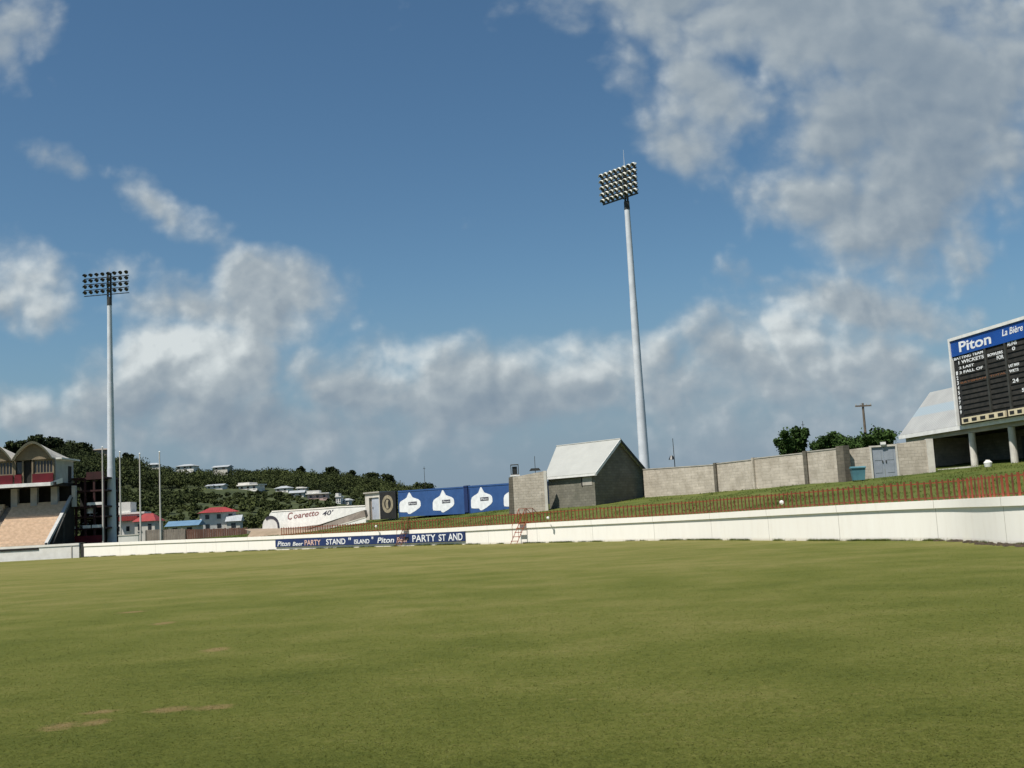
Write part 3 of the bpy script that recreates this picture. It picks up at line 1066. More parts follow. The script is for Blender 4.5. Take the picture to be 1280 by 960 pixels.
# local: x along the gable wall (away to the right), y along the long wall (away to the left)
SL, SG = 4.98, 6.2
zfoot = C0.z - 1.4
ze = at(745, 590.5, 88).z
zapex = at(777.5, 550.5, 90.2).z
t = thing('stone_shed', 'stone shed with shade-darkened walls and a white pitched roof on the grass bank', 'shed', loc=(C0.x, C0.y, 0), xdir=dg_)
mb = MB()
w = 0.25
SR = 6.5                                                   # ridge runs further than the front eave
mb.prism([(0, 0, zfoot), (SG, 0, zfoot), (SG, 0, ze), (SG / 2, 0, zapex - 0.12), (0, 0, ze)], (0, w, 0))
mb.build('gable_wall', 'block_shaded', t)
MB().box((0, w + 0.001, zfoot), (w, SL, ze - 0.02)).build('long_wall', 'block_shaded', t)
MB().box((SG - w, w + 0.001, zfoot), (SG, 8.0, ze - 0.02)).build('long_wall', 'block_shaded', t)
MB().prism([(w + 0.002, SL - w, zfoot), (w + 0.002, SL - w, ze), (SG / 2, SR - w, zapex - 0.15), (SG - w - 0.002, 8.0 - w, ze), (SG - w - 0.002, 8.0 - w, zfoot)], (0, w, 0)).build('gable_wall', 'block_shaded', t)
ov, th_ = 0.32, 0.12
for side in (0, 1):
    e = -0.18 if side == 0 else SG + 0.18
    k = (zapex - ze) / (SG / 2)
    zev = ze - 0.18 * k
    le = SL + 0.25 if side == 0 else 8.2
    mb = MB()
    q = [(e, -ov, zev), (SG / 2, -ov, zapex), (SG / 2, SR + 0.2, zapex), (e, le, zev)]
    mb.hexa([(a, b, c) for a, b, c in q] + [(a, b, c + th_) for a, b, c in q])
    rf = mb.build('roof_slope', 'roof_white', t)
    bb = MB()
    bb.hexa([(e, -ov - 0.04, zev - 0.14), (SG / 2, -ov - 0.04, zapex - 0.14), (SG / 2, -ov - 0.003, zapex - 0.14), (e, -ov - 0.003, zev - 0.14),
             (e, -ov - 0.04, zev + th_ + 0.01), (SG / 2, -ov - 0.04, zapex + th_ + 0.01), (SG / 2, -ov - 0.003, zapex + th_ + 0.01), (e, -ov - 0.003, zev + th_ + 0.01)])
    bb.build('barge_board', 'trim' if side == 0 else 'steel_dark', rf)
    if side == 0:
        MB().box((e - 0.10, -ov, zev - 0.10), (e - 0.003, le, zev + 0.05)).build('gutter', 'trim', rf)
MB().tube((SG / 2, -ov - 0.02, zapex + th_), (SG / 2, SR + 0.2, zapex + th_), 0.07, 0.07, 6).build('ridge_cap', 'roof_white', t)
hv = MB().box((-0.03, 0.25, ze - 0.95), (-0.002, 1.25, ze - 0.30)).build('vent_panel', 'concrete', t)
MB().box((-0.05, 1.252, ze - 1.0), (-0.002, 1.36, ze - 0.25)).build('vent_edge', 'dark', hv)
for q_ in (SG - 0.14,):
    MB().tube((q_, -0.08, zfoot), (q_, -0.08, ze - 0.1), 0.06, 0.06, 6).build('down_pipe', 'steel_dark', t)
for px, py, lab in ((768, 624, 'short white stub post in the grass before the shed gable'), (775.5, 622, 'taller white stub post in the grass before the shed gable')):
    p = bank_hit(px, py + 2)
    t = thing('marker_post', lab, 'post', 'white stub posts at the shed', loc=(p.x, p.y - 0.6, p.z - 0.05))
    hh = 0.40 if px < 770 else 0.55
    MB().tube((0, 0, -0.1), (0, 0, hh), 0.07, 0.06, 8).build('post', 'plaster', t)
    MB().tube((0, 0, hh), (0, 0, hh + 0.05), 0.085, 0.03, 8).build('cap', 'white', t)

# lamp post behind the perimeter wall
p = at(844, 584, 105)
t = thing('street_lamp', 'slim lamp post with a dark lamp head behind the block wall', 'street lamp', loc=(p.x, 105, 4.0))
ztop = at(841, 548, 105).z - 4.0
MB().tube((0, 0, -0.5), (-0.05, 0, ztop), 0.055, 0.03, 6).build('pole', 'steel_dark', t)
zl_ = at(841, 571, 105).z - 4.0
MB().tube((0, 0, zl_), (-0.25, 0, zl_), 0.03, 0.03, 6).build('arm', 'steel_dark', t)
mb = MB(); mb.tube((-0.28, 0, zl_ - 0.25), (-0.28, 0, zl_ + 0.12), 0.30, 0.12, 10); mb.build('lamp_head', 'lens', t)

# ------------------------------------------------------------------ pavilion and scoreboard
E1 = at(1205, 533.5, 72.0)
dS = Vector((0.17, -0.985, 0)).normalized()
dB = Vector((0.985, 0.17, 0)).normalized()
E0s = along(Vector((E1.x, E1.y, 0)), dS, 1125, 548)         # negative: further off
zEave = E1.z
zFloor = bank_hit(1209, 585).z
t = thing('scoreboard_house', 'open fronted concrete block house with pale sloping roof carrying the scoreboard', 'building', loc=(E1.x, E1.y, 0), xdir=dS)
DEP = 5.4
LEN = 15.0
b_off = 2.65
hR = at(1168, 492, E1.y - dS.y * 0 + (-E0s) * 0.985).z
mb = MB()
q = [(E0s, 0, zEave), (LEN, 0, zEave), (LEN, b_off, hR), (E0s, b_off, hR)]
mb.hexa([(x, y, z) for x, y, z in q] + [(x - 0.0, y, z + 0.14) for x, y, z in q])
rf = mb.build('front_roof', 'roof_band', t)
MB().box((E0s, -0.10, zEave - 0.16), (LEN, -0.003, zEave + 0.10)).build('gutter', 'trim', rf)
mb = MB()
q = [(E0s, b_off + 0.003, hR), (LEN, b_off + 0.003, hR), (LEN, DEP, zEave), (E0s, DEP, zEave)]
mb.hexa([(x, y, z) for x, y, z in q] + [(x, y, z + 0.14) for x, y, z in q])
mb.build('rear_roof', 'roof_white', t)
MB().prism([(E0s + 0.15, 0.35, zFloor - 1), (E0s + 0.15, 0.35, zEave + 0.25), (E0s + 0.15, b_off, hR - 0.1), (E0s + 0.15, DEP - 0.2, zEave), (E0s + 0.15, DEP - 0.2, zFloor - 1)], (0.22, 0, 0)).build('end_wall', 'block', t)
MB().box((E0s + 0.375, DEP - 0.4, zFloor - 1), (LEN, DEP - 0.2, zEave - 0.02)).build('rear_wall', 'block_shaded', t)
MB().box((E0s + 0.375, 0.3, zEave - 0.42), (LEN, 0.55, zEave - 0.02)).build('beam', 'concrete', t)
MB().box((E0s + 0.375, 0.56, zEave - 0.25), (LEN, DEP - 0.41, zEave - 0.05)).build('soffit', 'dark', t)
MB().box((E0s - 0.2, 0.1, zFloor - 1.2), (LEN, DEP - 0.1, zFloor - 0.02)).build('floor_slab', 'concrete', t)
xc1 = along(Vector((E1.x, E1.y, 0)), dS, 1210, 570); xc2 = along(Vector((E1.x, E1.y, 0)), dS, 1260, 570)
step_ = xc2 - xc1
for k in range(0, 3):
    xk = xc1 + step_ * k
    if xk < E0s + 0.6:
        continue
    MB().tube((xk, 0.42, zFloor - 0.9), (xk, 0.42, zEave - 0.43), 0.23, 0.21, 14).build('column', 'plaster', t, smooth=False)
for xa in (xc1 - 1.6, xc1 + 2.6, xc2 + 2.2):
    MB().box((xa, DEP - 0.46, zFloor), (xa + 1.0, DEP - 0.405, zFloor + 2.0)).build('door', 'steel_dark', t)
MB().box((xc1 - 2.2, -0.9, zFloor - 0.5), (xc1 + 1.6, -0.15, zFloor + 0.10)).build('step', 'plaster', t)
house = t
p = bank_hit(1232, 584)
t = thing('water_drum', 'small white rounded drum on the grass before the scoreboard house', 'drum', loc=(p.x, p.y - 0.4, p.z))
mb = MB(); mb.tube((0, 0, 0), (0, 0, 0.26), 0.2, 0.25, 12); mb.tube((0, 0, 0.26), (0, 0, 0.38), 0.25, 0.12, 12); mb.build('body', 'white', t)
MB().tube((0, 0, 0.38), (0, 0, 0.43), 0.12, 0.12, 10).build('lid', 'plaster', t)

# scoreboard (stands on the house front)
zB = at(1205, 531, 72.0).z
zT = at(1191, 425, 72.0).z
SBH = zT - zB
SBL = 12.0
t = thing('scoreboard', 'large black cricket scoreboard with blue header and white frame above the columns', 'scoreboard', loc=(E1.x - dB.x * 0.35, E1.y - dB.y * 0.35, zB), xdir=dS)
P0 = Vector((E1.x - dB.x * 0.35, E1.y - dB.y * 0.35, 0))


def sx(px, py=480):
    return along(P0, dS, px, py)


MB().box((0.12, 0.02, 0), (SBL, 0.42, SBH - 0.1)).build('board', 'black', t)
mb = MB()
mb.box((-0.05, -0.16, -0.05), (0.118, 0.46, SBH + 0.06))
mb.box((0.12, -0.16, SBH - 0.13), (SBL, 0.46, SBH + 0.06))
mb.build('frame', 'trim', t)
hd = MB().box((0.122, -0.09, SBH - 1.15), (SBL, 0.018, SBH - 0.135)).build('header', 'blue_board', t)
x0, x1 = sx(1200.5, 435), sx(1240, 420)
lettering('Piton', hd, 'white_ink', x0, SBH - 0.98, -0.092, w=x1 - x0, h=0.66, bold=0.02)
x0 = sx(1254, 415)
lettering('La Bière Sainte Lucie', hd, 'white_ink', x0, SBH - 0.74, -0.092, w=5.2, h=0.40, shear=0.2, bold=0.012)
# vertical posts between the display columns
xcol = [sx(1207, 480), sx(1235.5, 470), sx(1260, 460)]
for xx in xcol[1:] + [xcol[2] + (xcol[2] - xcol[1]) * k for k in (1.35, 2.7, 4.05)]:
    if xx < SBL - 0.2:
        MB().box((xx - 0.09, -0.09, 0.42), (xx + 0.09, 0.018, SBH - 1.16)).build('mullion', 'steel_dark', t)
# rows of name slats
nrow = 12
rh = (SBH - 1.16 - 0.6) / nrow
edges = xcol + [xcol[2] + (xcol[2] - xcol[1]) * k for k in (1.35, 2.7, 4.05)]
for c in range(5):
    a = (edges[c] + 0.12) if c else 0.72
    b = min(edges[c + 1] - 0.12, SBL - 0.1)
    if b <= a:
        continue
    mb = MB()
    for r_ in range(nrow):
        z = 0.55 + r_ * rh
        mb.box((a, -0.03, z + 0.05), (b, 0.017, z + rh - 0.05))
    mb.build('slat_panel', 'slat', t)


def row_z(r_):
    return SBH - 1.16 - (r_ + 1) * rh


def row_text(s, r_, a, b, mt_='white_ink', hh=0.2):
    lettering(s, t, mt_, a, row_z(r_) + 0.07, -0.034, w=b - a, h=hh * 0.9, name='name_plate', bold=0.022)


a0 = 0.28
c1a, c1b = 0.75, xcol[1] - 0.2
c2a, c2b = xcol[1] + 0.2, xcol[2] - 0.2
c3a = xcol[2] + 0.25
row_text('BATTING TEAM', 0, a0, c1b - 0.05, hh=0.20)
row_text('1 WICKETS', 1, c1a, c1b, hh=0.24)
row_text('BOWLERS', 1, c2a, c2b - 0.1, hh=0.2)
row_text('2 LAST', 2, c1a, c1a + (c1b - c1a) * 0.6, hh=0.18)
row_text('3 FALL OF', 3, c1a, c1b - 0.2, hh=0.2)
row_text('FOR', 2, c2a + (c2b - c2a) * 0.55, c2b - 0.05, hh=0.26)
row_text('BATSMAN', 5, c1a, c1b, 'orange_ink', 0.14)
row_text('TOTAL', 5, c2a, c2b, 'orange_ink', 0.14)
row_text('RUNS', 0, c3a, c3a + 0.9, hh=0.26)
row_text('0', 1, c3a + 0.4, c3a + 0.7, hh=0.24)
row_text('LAST MAN', 4, c3a - 0.1, c3a + 0.9, hh=0.2)
row_text('WKTS', 5, c3a - 0.1, c3a + 0.8, hh=0.2)
row_text('24', 7, c3a + 0.1, c3a + 0.7, hh=0.26)
row_text('50', 9, c3a + 0.9, c3a + 1.5, hh=0.24)
for r_ in range(3, nrow):
    lettering(str(r_ - 2), t, 'white_ink', a0 + 0.02, row_z(r_) + 0.06, -0.002, w=0.20, h=0.24, name='row_number', bold=0.03)
# cream strip of number windows at the foot
for a, b, n_ in ((0.55, xcol[2] - 0.62, 5), (xcol[2] - 0.30, xcol[2] + 3.4, 5), (xcol[2] + 3.7, SBL - 0.2, 4)):
    if b > SBL:
        continue
    st = MB().box((a, -0.10, 0.02), (b, 0.018, 0.40)).build('number_strip', 'cream', t)
    mb = MB()
    w_ = (b - a) / n_
    for k in range(n_):
        mb.box((a + w_ * k + 0.22 * w_, -0.115, 0.11), (a + w_ * k + 0.80 * w_, -0.102, 0.31))
    mb.build('number_window', 'black', st)

# ------------------------------------------------------------------ blue containers, black panel, door block
K0, K1 = at(497, 642.8, 113), at(641, 634.5, 100.0)
kd = Vector((K1.x - K0.x, K1.y - K0.y, 0)); KL = kd.length; kd.normalize()
KP = Vector((K0.x, K0.y, 0))


def kx(px):
    return along(KP, kd, px, 625)


def kz(x, py, px):
    y = KP.y + kd.y * x
    return at(px, py, y).z


PEAK = [(-0.48, 0.14), (-0.5, 0.22), (-0.49, 0.48), (-0.44, 0.60), (-0.33, 0.67), (-0.22, 0.72), (-0.13, 0.78), (-0.065, 0.92), (-0.025, 1.0), (0.02, 1.0), (0.07, 0.90), (0.14, 0.77), (0.28, 0.71), (0.40, 0.66), (0.48, 0.58), (0.5, 0.48), (0.5, 0.36), (0.44, 0.27), (0.22, 0.13), (0.0, 0.02), (-0.08, 0.03), (-0.13, 0.11), (-0.33, 0.12)]


def peak_logo(parent, x, z, w_, h_, y):
    lg = MB()
    lg.prism([(x + a * w_, y, z + b * h_) for a, b in PEAK], (0, -0.012, 0))
    o = lg.build('emblem', 'white_ink', parent)
    mb = MB(); mb.box((x - 0.05 * w_, y - 0.022, z + 0.42 * h_), (x + 0.33 * w_, y - 0.013, z + 0.57 * h_)); mb.build('name_band', 'grey_ink', o)
    lettering('Piton', o, 'white_ink', x - 0.01 * w_, z + 0.45 * h_, y - 0.023, w=0.30 * w_, h=0.09 * h_)


specs = ((498, 580.5, 'left blue container carrying two white peak emblems, beside the black panel', (512, 554)),
         (586, 665, 'right blue container running behind the stone wall, white peak emblem at each end', (602, 643)))
for a_, b_, lab, logos in specs:
    xa, xb = kx(a_), kx(b_)
    zf_ = bank_z(KP.x + kd.x * (xa + xb) / 2, KP.y + kd.y * (xa + xb) / 2)
    za0 = kz(xa, 613.8 if a_ < 550 else 607.5, a_)
    zb0 = kz(kx(min(b_, 640)), 608.3 if a_ < 550 else 603.8, min(b_, 640))
    zf0, zf1 = kz(xa, 643.0 if a_ < 550 else 638.5, a_), kz(kx(min(b_, 640)), 638.8 if a_ < 550 else 634.8, min(b_, 640))
    if b_ > 640:
        e = (xb - xa) / (kx(640) - xa)
        zb0 = za0 + (zb0 - za0) * e; zf1 = zf0 + (zf1 - zf0) * e
    t = thing('blue_container', lab, 'container', 'blue containers on the bank', loc=(KP.x + kd.x * xa, KP.y + kd.y * xa, 0), xdir=kd)
    Lc = xb - xa
    MB().hexa([(0, 0, zf0 - 0.25), (Lc, 0, zf1 - 0.25), (Lc, 2.4, zf1 - 0.25), (0, 2.4, zf0 - 0.25), (0, 0, za0), (Lc, 0, zb0), (Lc, 2.4, zb0), (0, 2.4, za0)]).build('body', 'blue', t)
    mb = MB()
    mb.hexa([(0, -0.03, za0 - 0.12), (Lc, -0.03, zb0 - 0.12), (Lc, -0.002, zb0 - 0.12), (0, -0.002, za0 - 0.12), (0, -0.03, za0 + 0.02), (Lc, -0.03, zb0 + 0.02), (Lc, -0.002, zb0 + 0.02), (0, -0.002, za0 + 0.02)])
    mb.build('top_rail', 'blue', t)
    for xx in (0.0, Lc - 0.14):
        MB().box((xx, -0.035, min(zf0, zf1) - 0.25), (xx + 0.14, -0.003, min(za0, zb0) - 0.14)).build('corner_post', 'blue_navy' if a_ > 550 and xx == 0 else 'blue', t)
    for lp in logos:
        xl = kx(lp) - xa
        w_ = kx(lp + 13.5) - kx(lp - 13.5)
        zc = (zf0 + (zf1 - zf0) * xl / Lc) * 0.55 + (za0 + (zb0 - za0) * xl / Lc) * 0.45
        peak_logo(t, xl, zc - 1.10, w_, 2.15, -0.004)
# dark filler between the containers
xa, xb = kx(580.5) + 0.05, kx(586) - 0.05
t = thing('navy_panel', 'narrow navy panel closing the gap between the two blue containers', 'panel', loc=(KP.x + kd.x * xa, KP.y + kd.y * xa, 0), xdir=kd)
MB().box((0, -0.08, kz(xa, 640.5, 583)), (xb - xa, 0.3, kz(xa, 607.0, 583))).build('sheet', 'blue_navy', t)
MB().box((0.002, -0.11, kz(xa, 609, 583)), (xb - xa - 0.002, -0.082, kz(xa, 607.6, 583))).build('rail', 'blue_navy', t)
# black emblem panel
xa, xb = kx(475.5), kx(495.5)
t = thing('emblem_panel', 'black panel with a dull gold round emblem left of the blue containers', 'sign', loc=(KP.x + kd.x * xa, KP.y + kd.y * xa, 0), xdir=kd)
z0, z1 = kz(xa, 645, 485), kz(xa, 615, 485)
w_ = xb - xa
MB().box((0, -0.1, z0 - 0.3), (w_, 0.1, z1)).build('board', 'black', t)
mb = MB()
N = 28
for k in range(N):
    a, b = 2 * math.pi * k / N, 2 * math.pi * (k + 1) / N
    cx, cz, rx, rz = w_ * 0.5, (z0 + z1) / 2 - 0.02, w_ * 0.34, (z1 - z0) * 0.37
    mb.prism([(cx + rx * math.cos(a), -0.103, cz + rz * math.sin(a)), (cx + rx * math.cos(b), -0.103, cz + rz * math.sin(b)),
              (cx + 0.62 * rx * math.cos(b), -0.103, cz + 0.62 * rz * math.sin(b)), (cx + 0.62 * rx * math.cos(a), -0.103, cz + 0.62 * rz * math.sin(a))], (0, -0.012, 0))
e_ = mb.build('emblem_ring', 'gold', t)
mb = MB()
mb.prism([(cx - 0.30 * rx, -0.103, cz - 0.5 * rz), (cx + 0.15 * rx, -0.103, cz - 0.52 * rz), (cx + 0.05 * rx, -0.103, cz + 0.1 * rz), (cx + 0.2 * rx, -0.103, cz + 0.45 * rz), (cx - 0.2 * rx, -0.103, cz + 0.5 * rz), (cx - 0.42 * rx, -0.103, cz + 0.1 * rz)], (0, -0.012, 0))
mb.build('emblem_figure', 'gold', t)
# door block
xa, xb = kx(456.5), kx(474.8)
t = thing('door_kiosk', 'small beige concrete kiosk with a pale metal door beside the black panel', 'kiosk', loc=(KP.x + kd.x * xa, KP.y + kd.y * xa, 0), xdir=kd)
z0, z1 = kz(xa, 646, 465) - 0.3, kz(xa, 617, 465)
w_ = xb - xa
mb = MB()
mb.box((0, 0, z0), (w_ * 0.26, 2.0, z1 - 0.02)); mb.box((w_ * 0.93, 0, z0), (w_, 2.0, z1 - 0.02)); mb.box((w_ * 0.26, 0, z1 - 0.45), (w_ * 0.93, 2.0, z1 - 0.02)); mb.box((w_ * 0.26, 1.2, z0), (w_ * 0.93, 2.0, z1 - 0.45))
mb.build('body', 'plaster', t)
MB().box((-0.12, -0.15, z1), (w_ + 0.1, 2.1, z1 + 0.14)).build('roof_slab', 'concrete', t)
dd = MB().box((w_ * 0.40, 0.10, z0), (w_ * 0.925, 0.16, z1 - 0.46)).build('door', 'door_pale', t)
MB().box((w_ * 0.45, 0.06, z0 + 1.1), (w_ * 0.49, 0.098, z0 + 1.3)).build('handle', 'steel_dark', dd)
MB().box((w_ * 0.27, 0.20, z0), (w_ * 0.395, 0.26, z1 - 0.46)).build('jamb', 'mauve', t)

# ------------------------------------------------------------------ white lettered wall, arch, ramp
H0, H1 = at(346, 660, 128), at(457, 640, 119)
hd_ = Vector((H1.x - H0.x, H1.y - H0.y, 0)); HL = hd_.length; hd_.normalize()
HP = Vector((H0.x, H0.y, 0))
t = thing('lettered_wall', 'white advertising wall with worn maroon lettering below the wooded hill', 'wall', loc=(HP.x, HP.y, 0), xdir=hd_)


def hz_(px, py):
    x = along(HP, hd_, px, 640)
    return x, at(px, py, HP.y + hd_.y * x).z


topl = [hz_(336.5, 643.5), hz_(338, 641), hz_(340, 640), hz_(400, 636.2), hz_(425, 634.2), hz_(457, 632.8)]
zlow = at(346, 668, 128).z
mb = MB()
mb.prism([(topl[0][0], 0, zlow - 1.5)] + [(x, 0, z) for x, z in topl] + [(topl[-1][0], 0, zlow - 1.5)], (0, 0.35, 0))
mb.build('panel', 'white', t)
mb = MB()
for (xa, za), (xb, zb2) in zip(topl[2:-1], topl[3:]):
    mb.hexa([(xa, -0.05, za + 0.003), (xb, -0.05, zb2 + 0.003), (xb, 0.4, zb2 + 0.003), (xa, 0.4, za + 0.003), (xa, -0.05, za + 0.12), (xb, -0.05, zb2 + 0.12), (xb, 0.4, zb2 + 0.12), (xa, 0.4, za + 0.12)])
mb.build('coping', 'coping', t)
for s_, a, b, py, hh, mt_ in (('C', 359.5, 366, 650, 0.80, 'maroon_ink'), ('oaretto', 367, 398.5, 648.5, 0.52, 'maroon_ink'), ("40'", 403, 417, 645.0, 0.52, 'grey_ink')):
    xa, z_ = hz_(a, py); xb, _ = hz_(b, py)
    o = lettering(s_, t, mt_, xa, z_, -0.004, w=xb - xa, h=hh, shear=0.25, bold=0.015)
    for v in o.data.vertices:
        v.co.z += (v.co.x - xa) * 0.048
xa, z_ = hz_(334, 658)
# arched end panel
AX = at(338.5, 660, 126)
t = thing('arch_panel', 'white arched panel with a dark curved edge at the left end of the lettered wall', 'panel', loc=(AX.x, 126, 0))
zb1 = at(338.5, 661, 126).z; zt1 = at(339, 645.5, 126).z
hw = 0.95
arch = [(-hw, 0, zb1 - 1.0), (-hw, 0, zb1)]
for k in range(11):
    a = math.pi * (1 - k / 10)
    arch.append((hw * math.cos(a) * (1 if k < 6 else 1), 0, zb1 + (zt1 - zb1) * math.sin(a) ** 0.8 if 0 < k < 10 else zb1))
arch += [(hw, 0, zb1 - 1.0)]
MB().prism(arch[1:-1], (0, 0.3, 0)).build('panel', 'white', t)
mb = MB()
for k in range(3, 10):
    a, b = math.pi * (1 - k / 10), math.pi * (1 - (k + 1) / 10)
    f_ = lambda an, s_: (s_ * hw * math.cos(an), -0.004, zb1 + s_ * (zt1 - zb1) * max(0.0, math.sin(an)) ** 0.8)
    w0 = 1.06 - 0.0
    mb.prism([f_(a, w0), f_(b, w0), f_(b, 0.82), f_(a, 0.82)], (0, -0.03, 0))
mb.build('edge_band', 'grey_ink', t)
for s_ in (-0.6, 0.55):
    MB().box((s_ - 0.22, 0.0, zb1 - 1.0), (s_ + 0.22, 0.3, zb1 - 0.003)).build('leg', 'maroon', t)
MB().box((-0.2, -0.02, zb1 - 1.0), (0.2, 0.28, zb1 - 0.003)).build('door', 'cream', t)

# ramp and low earth bank in front of the lettered wall
t = thing('ramp_wall', 'sloping mauve grey concrete ramp wall under the white lettered wall', 'wall', loc=(0, 0, 0))
pts = [at(352, 661.5, 120), at(400, 655.5, 117.5), at(455, 637.5, 115.0), at(457, 645.5, 115.0), at(432, 654.5, 116), at(400, 664, 117.5), at(352, 673, 120)]
MB().prism(pts, (0.1, 1.2, 0)).build('face', 'mauve', t)
pts = [at(415, 658.2, 115.6), at(457, 645.8, 114.0), at(457, 647.2, 114.0), at(415, 660.0, 115.6)]
MB().prism(pts, (0.05, 0.8, 0)).build('kerb', 'plaster', t)
mb = MB()
ev = [(305, 661.5), (345, 660.5), (385, 660.5), (420, 660), (445, 657)]
for px, py in ev:
    a = at(px, py, 122); b = at(px, py, 113)
    mb.v += [(b.x, 112, 0.6), (b.x, 116, at(px, py + 3, 116).z), (a.x, 122, a.z), (a.x, 127, a.z - 0.2)]
for i in range(len(ev) - 1):
    for k in range(3):
        mb.f.append((i * 4 + k, i * 4 + 4 + k, i * 4 + 5 + k, i * 4 + 1 + k)); mb.m.append(0)
tag(mb.build('earth_bank', 'earth'), kind='structure')

# ------------------------------------------------------------------ light towers


def lamp_mesh():
    b = MB()
    n = 12
    b.tube((0, 0.0, 0), (0, 0.34, 0), 0.34, 0.15, n)
    b.tube((0, 0.34, 0), (0, 0.55, 0), 0.13, 0.13, 8)
    # visor over the glass
    for k in range(5):
        a, c = math.pi * k / 5, math.pi * (k + 1) / 5
        b.hexa([(0.34 * math.cos(a), -0.28, 0.34 * math.sin(a)), (0.34 * math.cos(c), -0.28, 0.34 * math.sin(c)), (0.34 * math.cos(c), 0, 0.34 * math.sin(c)), (0.34 * math.cos(a), 0, 0.34 * math.sin(a)),
                (0.37 * math.cos(a), -0.28, 0.37 * math.sin(a)), (0.37 * math.cos(c), -0.28, 0.37 * math.sin(c)), (0.37 * math.cos(c), 0, 0.37 * math.sin(c)), (0.37 * math.cos(a), 0, 0.37 * math.sin(a))])
    return b


def light_tower(px_b, py_b, px_t, py_t, D, zg, rows_, cols_, dx, dz, yaw, lab, tilt, body, rod):
    B = at(px_b, py_b, D)
    T = at(px_t, py_t, D)
    t = thing('light_tower', lab, 'floodlight tower', 'floodlight towers beyond the boundary', loc=(B.x, D, zg))
    t.rotation_euler = (0, 0, yaw)
    Hp = T.z - zg
    rb, rt = (0.70, 0.34) if rows_ == 5 else (0.60, 0.27)
    mb = MB()
    cuts = [0, 0.33, 0.66, 1.0]
    for k in range(3):
        z0, z1 = cuts[k] * Hp, cuts[k + 1] * Hp
        f0 = rb + (rt - rb) * cuts[k] + (0.02 if k == 0 else 0.0); f1 = rb + (rt - rb) * cuts[k + 1] + 0.02
        mb.tube((0, 0, z0), (0, 0, z1), f0, f1, 24)
    mb.build('pole', 'steel', t, smooth=False)
    MB().box((-0.9, -0.9, -0.4), (0.9, 0.9, 0.25)).build('base', 'concrete', t)
    hh = dz * (rows_ - 1)
    fo, hx_ = (0.75, -0.45) if rows_ == 5 else (0.3, -0.25)
    fr = MB()
    W_ = dx * (cols_ - 1) + 0.5
    for s_ in (-0.22, 0.22):
        fr.box((s_ - 0.09, -0.1, Hp - 0.3), (s_ + 0.09, 0.12, Hp + hh + 1.0))
    for r_ in range(rows_):
        z = Hp + 0.8 + r_ * dz
        fr.box((-W_ / 2 + hx_, -0.07 - fo, z - 0.47), (W_ / 2 + hx_, 0.07 - fo, z - (0.28 if rows_ == 5 else 0.38)))
        fr.box((-0.2, -0.07 - fo, z - 0.44), (-0.12, 0.0, z - 0.36)); fr.box((0.12, -0.07 - fo, z - 0.44), (0.2, 0.0, z - 0.36))
    fr.build('head_frame', 'steel_dark', t)
    mb = MB(); mb.tube((0, 0, Hp - 1.1), (0, 0, Hp + 0.05), rt + 0.06, rt + 0.04, 12); mb.build('collar', 'steel_dark', t)
    src = None
    for r_ in range(rows_):
        for c_ in range(cols_):
            x = (c_ - (cols_ - 1) / 2) * dx
            z = Hp + 0.8 + r_ * dz
            if src is None:
                lo = lamp_mesh().build('lamp', body, t)
                lo.scale = (1.05, 1.05, 1.05) if rows_ == 5 else (0.76, 0.76, 0.76)
                ln = MB(); ln.tube((0, -0.012, 0), (0, -0.003, 0), 0.31, 0.31, 12)
                ln.build('lens', 'lens', lo)
                src = lo
            else:
                lo = copy_tree(src, t)
            lo.location = (x + hx_, -0.2 - fo, z)
            lo.rotation_euler = (tilt, 0, random.uniform(-0.12, 0.12))
    if rod:
        MB().tube((0.05, 0, Hp + hh + 1.2), (0.05, 0, Hp + hh + 1.2 + rod), 0.05, 0.02, 6).build('lightning_rod', 'steel', t)
    return t


light_tower(806, 588, 783.5, 252.5, 150, 3.2, 5, 8, 0.86, 0.90, R(-48), 'tall pale floodlight tower with five lit rows of lamps behind the stone shed', R(28), 'lamp_body', 2.6)
light_tower(140, 676, 135.5, 372, 150, 0.0, 4, 8, 0.86, 0.80, R(-8), 'floodlight tower with four dark rows of lamps beside the seating stand', R(22), 'lamp_shaded', 0.6)

# flag poles
for px, pt, pb2, D, lab in ((129, 560, 672, 146, 'flagpole just left of the floodlight tower by the stand'), (151, 566, 672, 146, 'flagpole just right of the floodlight tower by the stand'),
                            (176, 568, 674, 144, 'flagpole in front of the red roofed white house'), (201, 566, 674, 142, 'flagpole standing furthest from the stand')):
    p = at(px, pb2, D)
    tp = at(px - 2, pt, D)
    t = thing('flagpole', lab, 'flagpole', 'flagpoles beside the stand', loc=(p.x, D, 0))
    MB().tube((0, 0, -0.2), (0, 0, tp.z), 0.13, 0.075, 10).build('pole', 'flagpole', t, smooth=False)
    mb = MB(); mb.tube((0, 0, tp.z), (0, 0, tp.z + 0.09), 0.06, 0.12, 8); mb.tube((0, 0, tp.z + 0.09), (0, 0, tp.z + 0.22), 0.12, 0.03, 8); mb.build('finial', 'white', t)

# ------------------------------------------------------------------ grandstand
SD = 138.0
px1 = 1400 / SD
cr = at(57, 683, SD)
t = thing('grandstand', 'two tier seating stand with beige terraces, red balcony and arched roof gables', 'grandstand', loc=(cr.x, SD, 0))


def st(px, py, dY=0.0):
    p = at(px, py, SD + dY)
    return p.x - cr.x, p.z


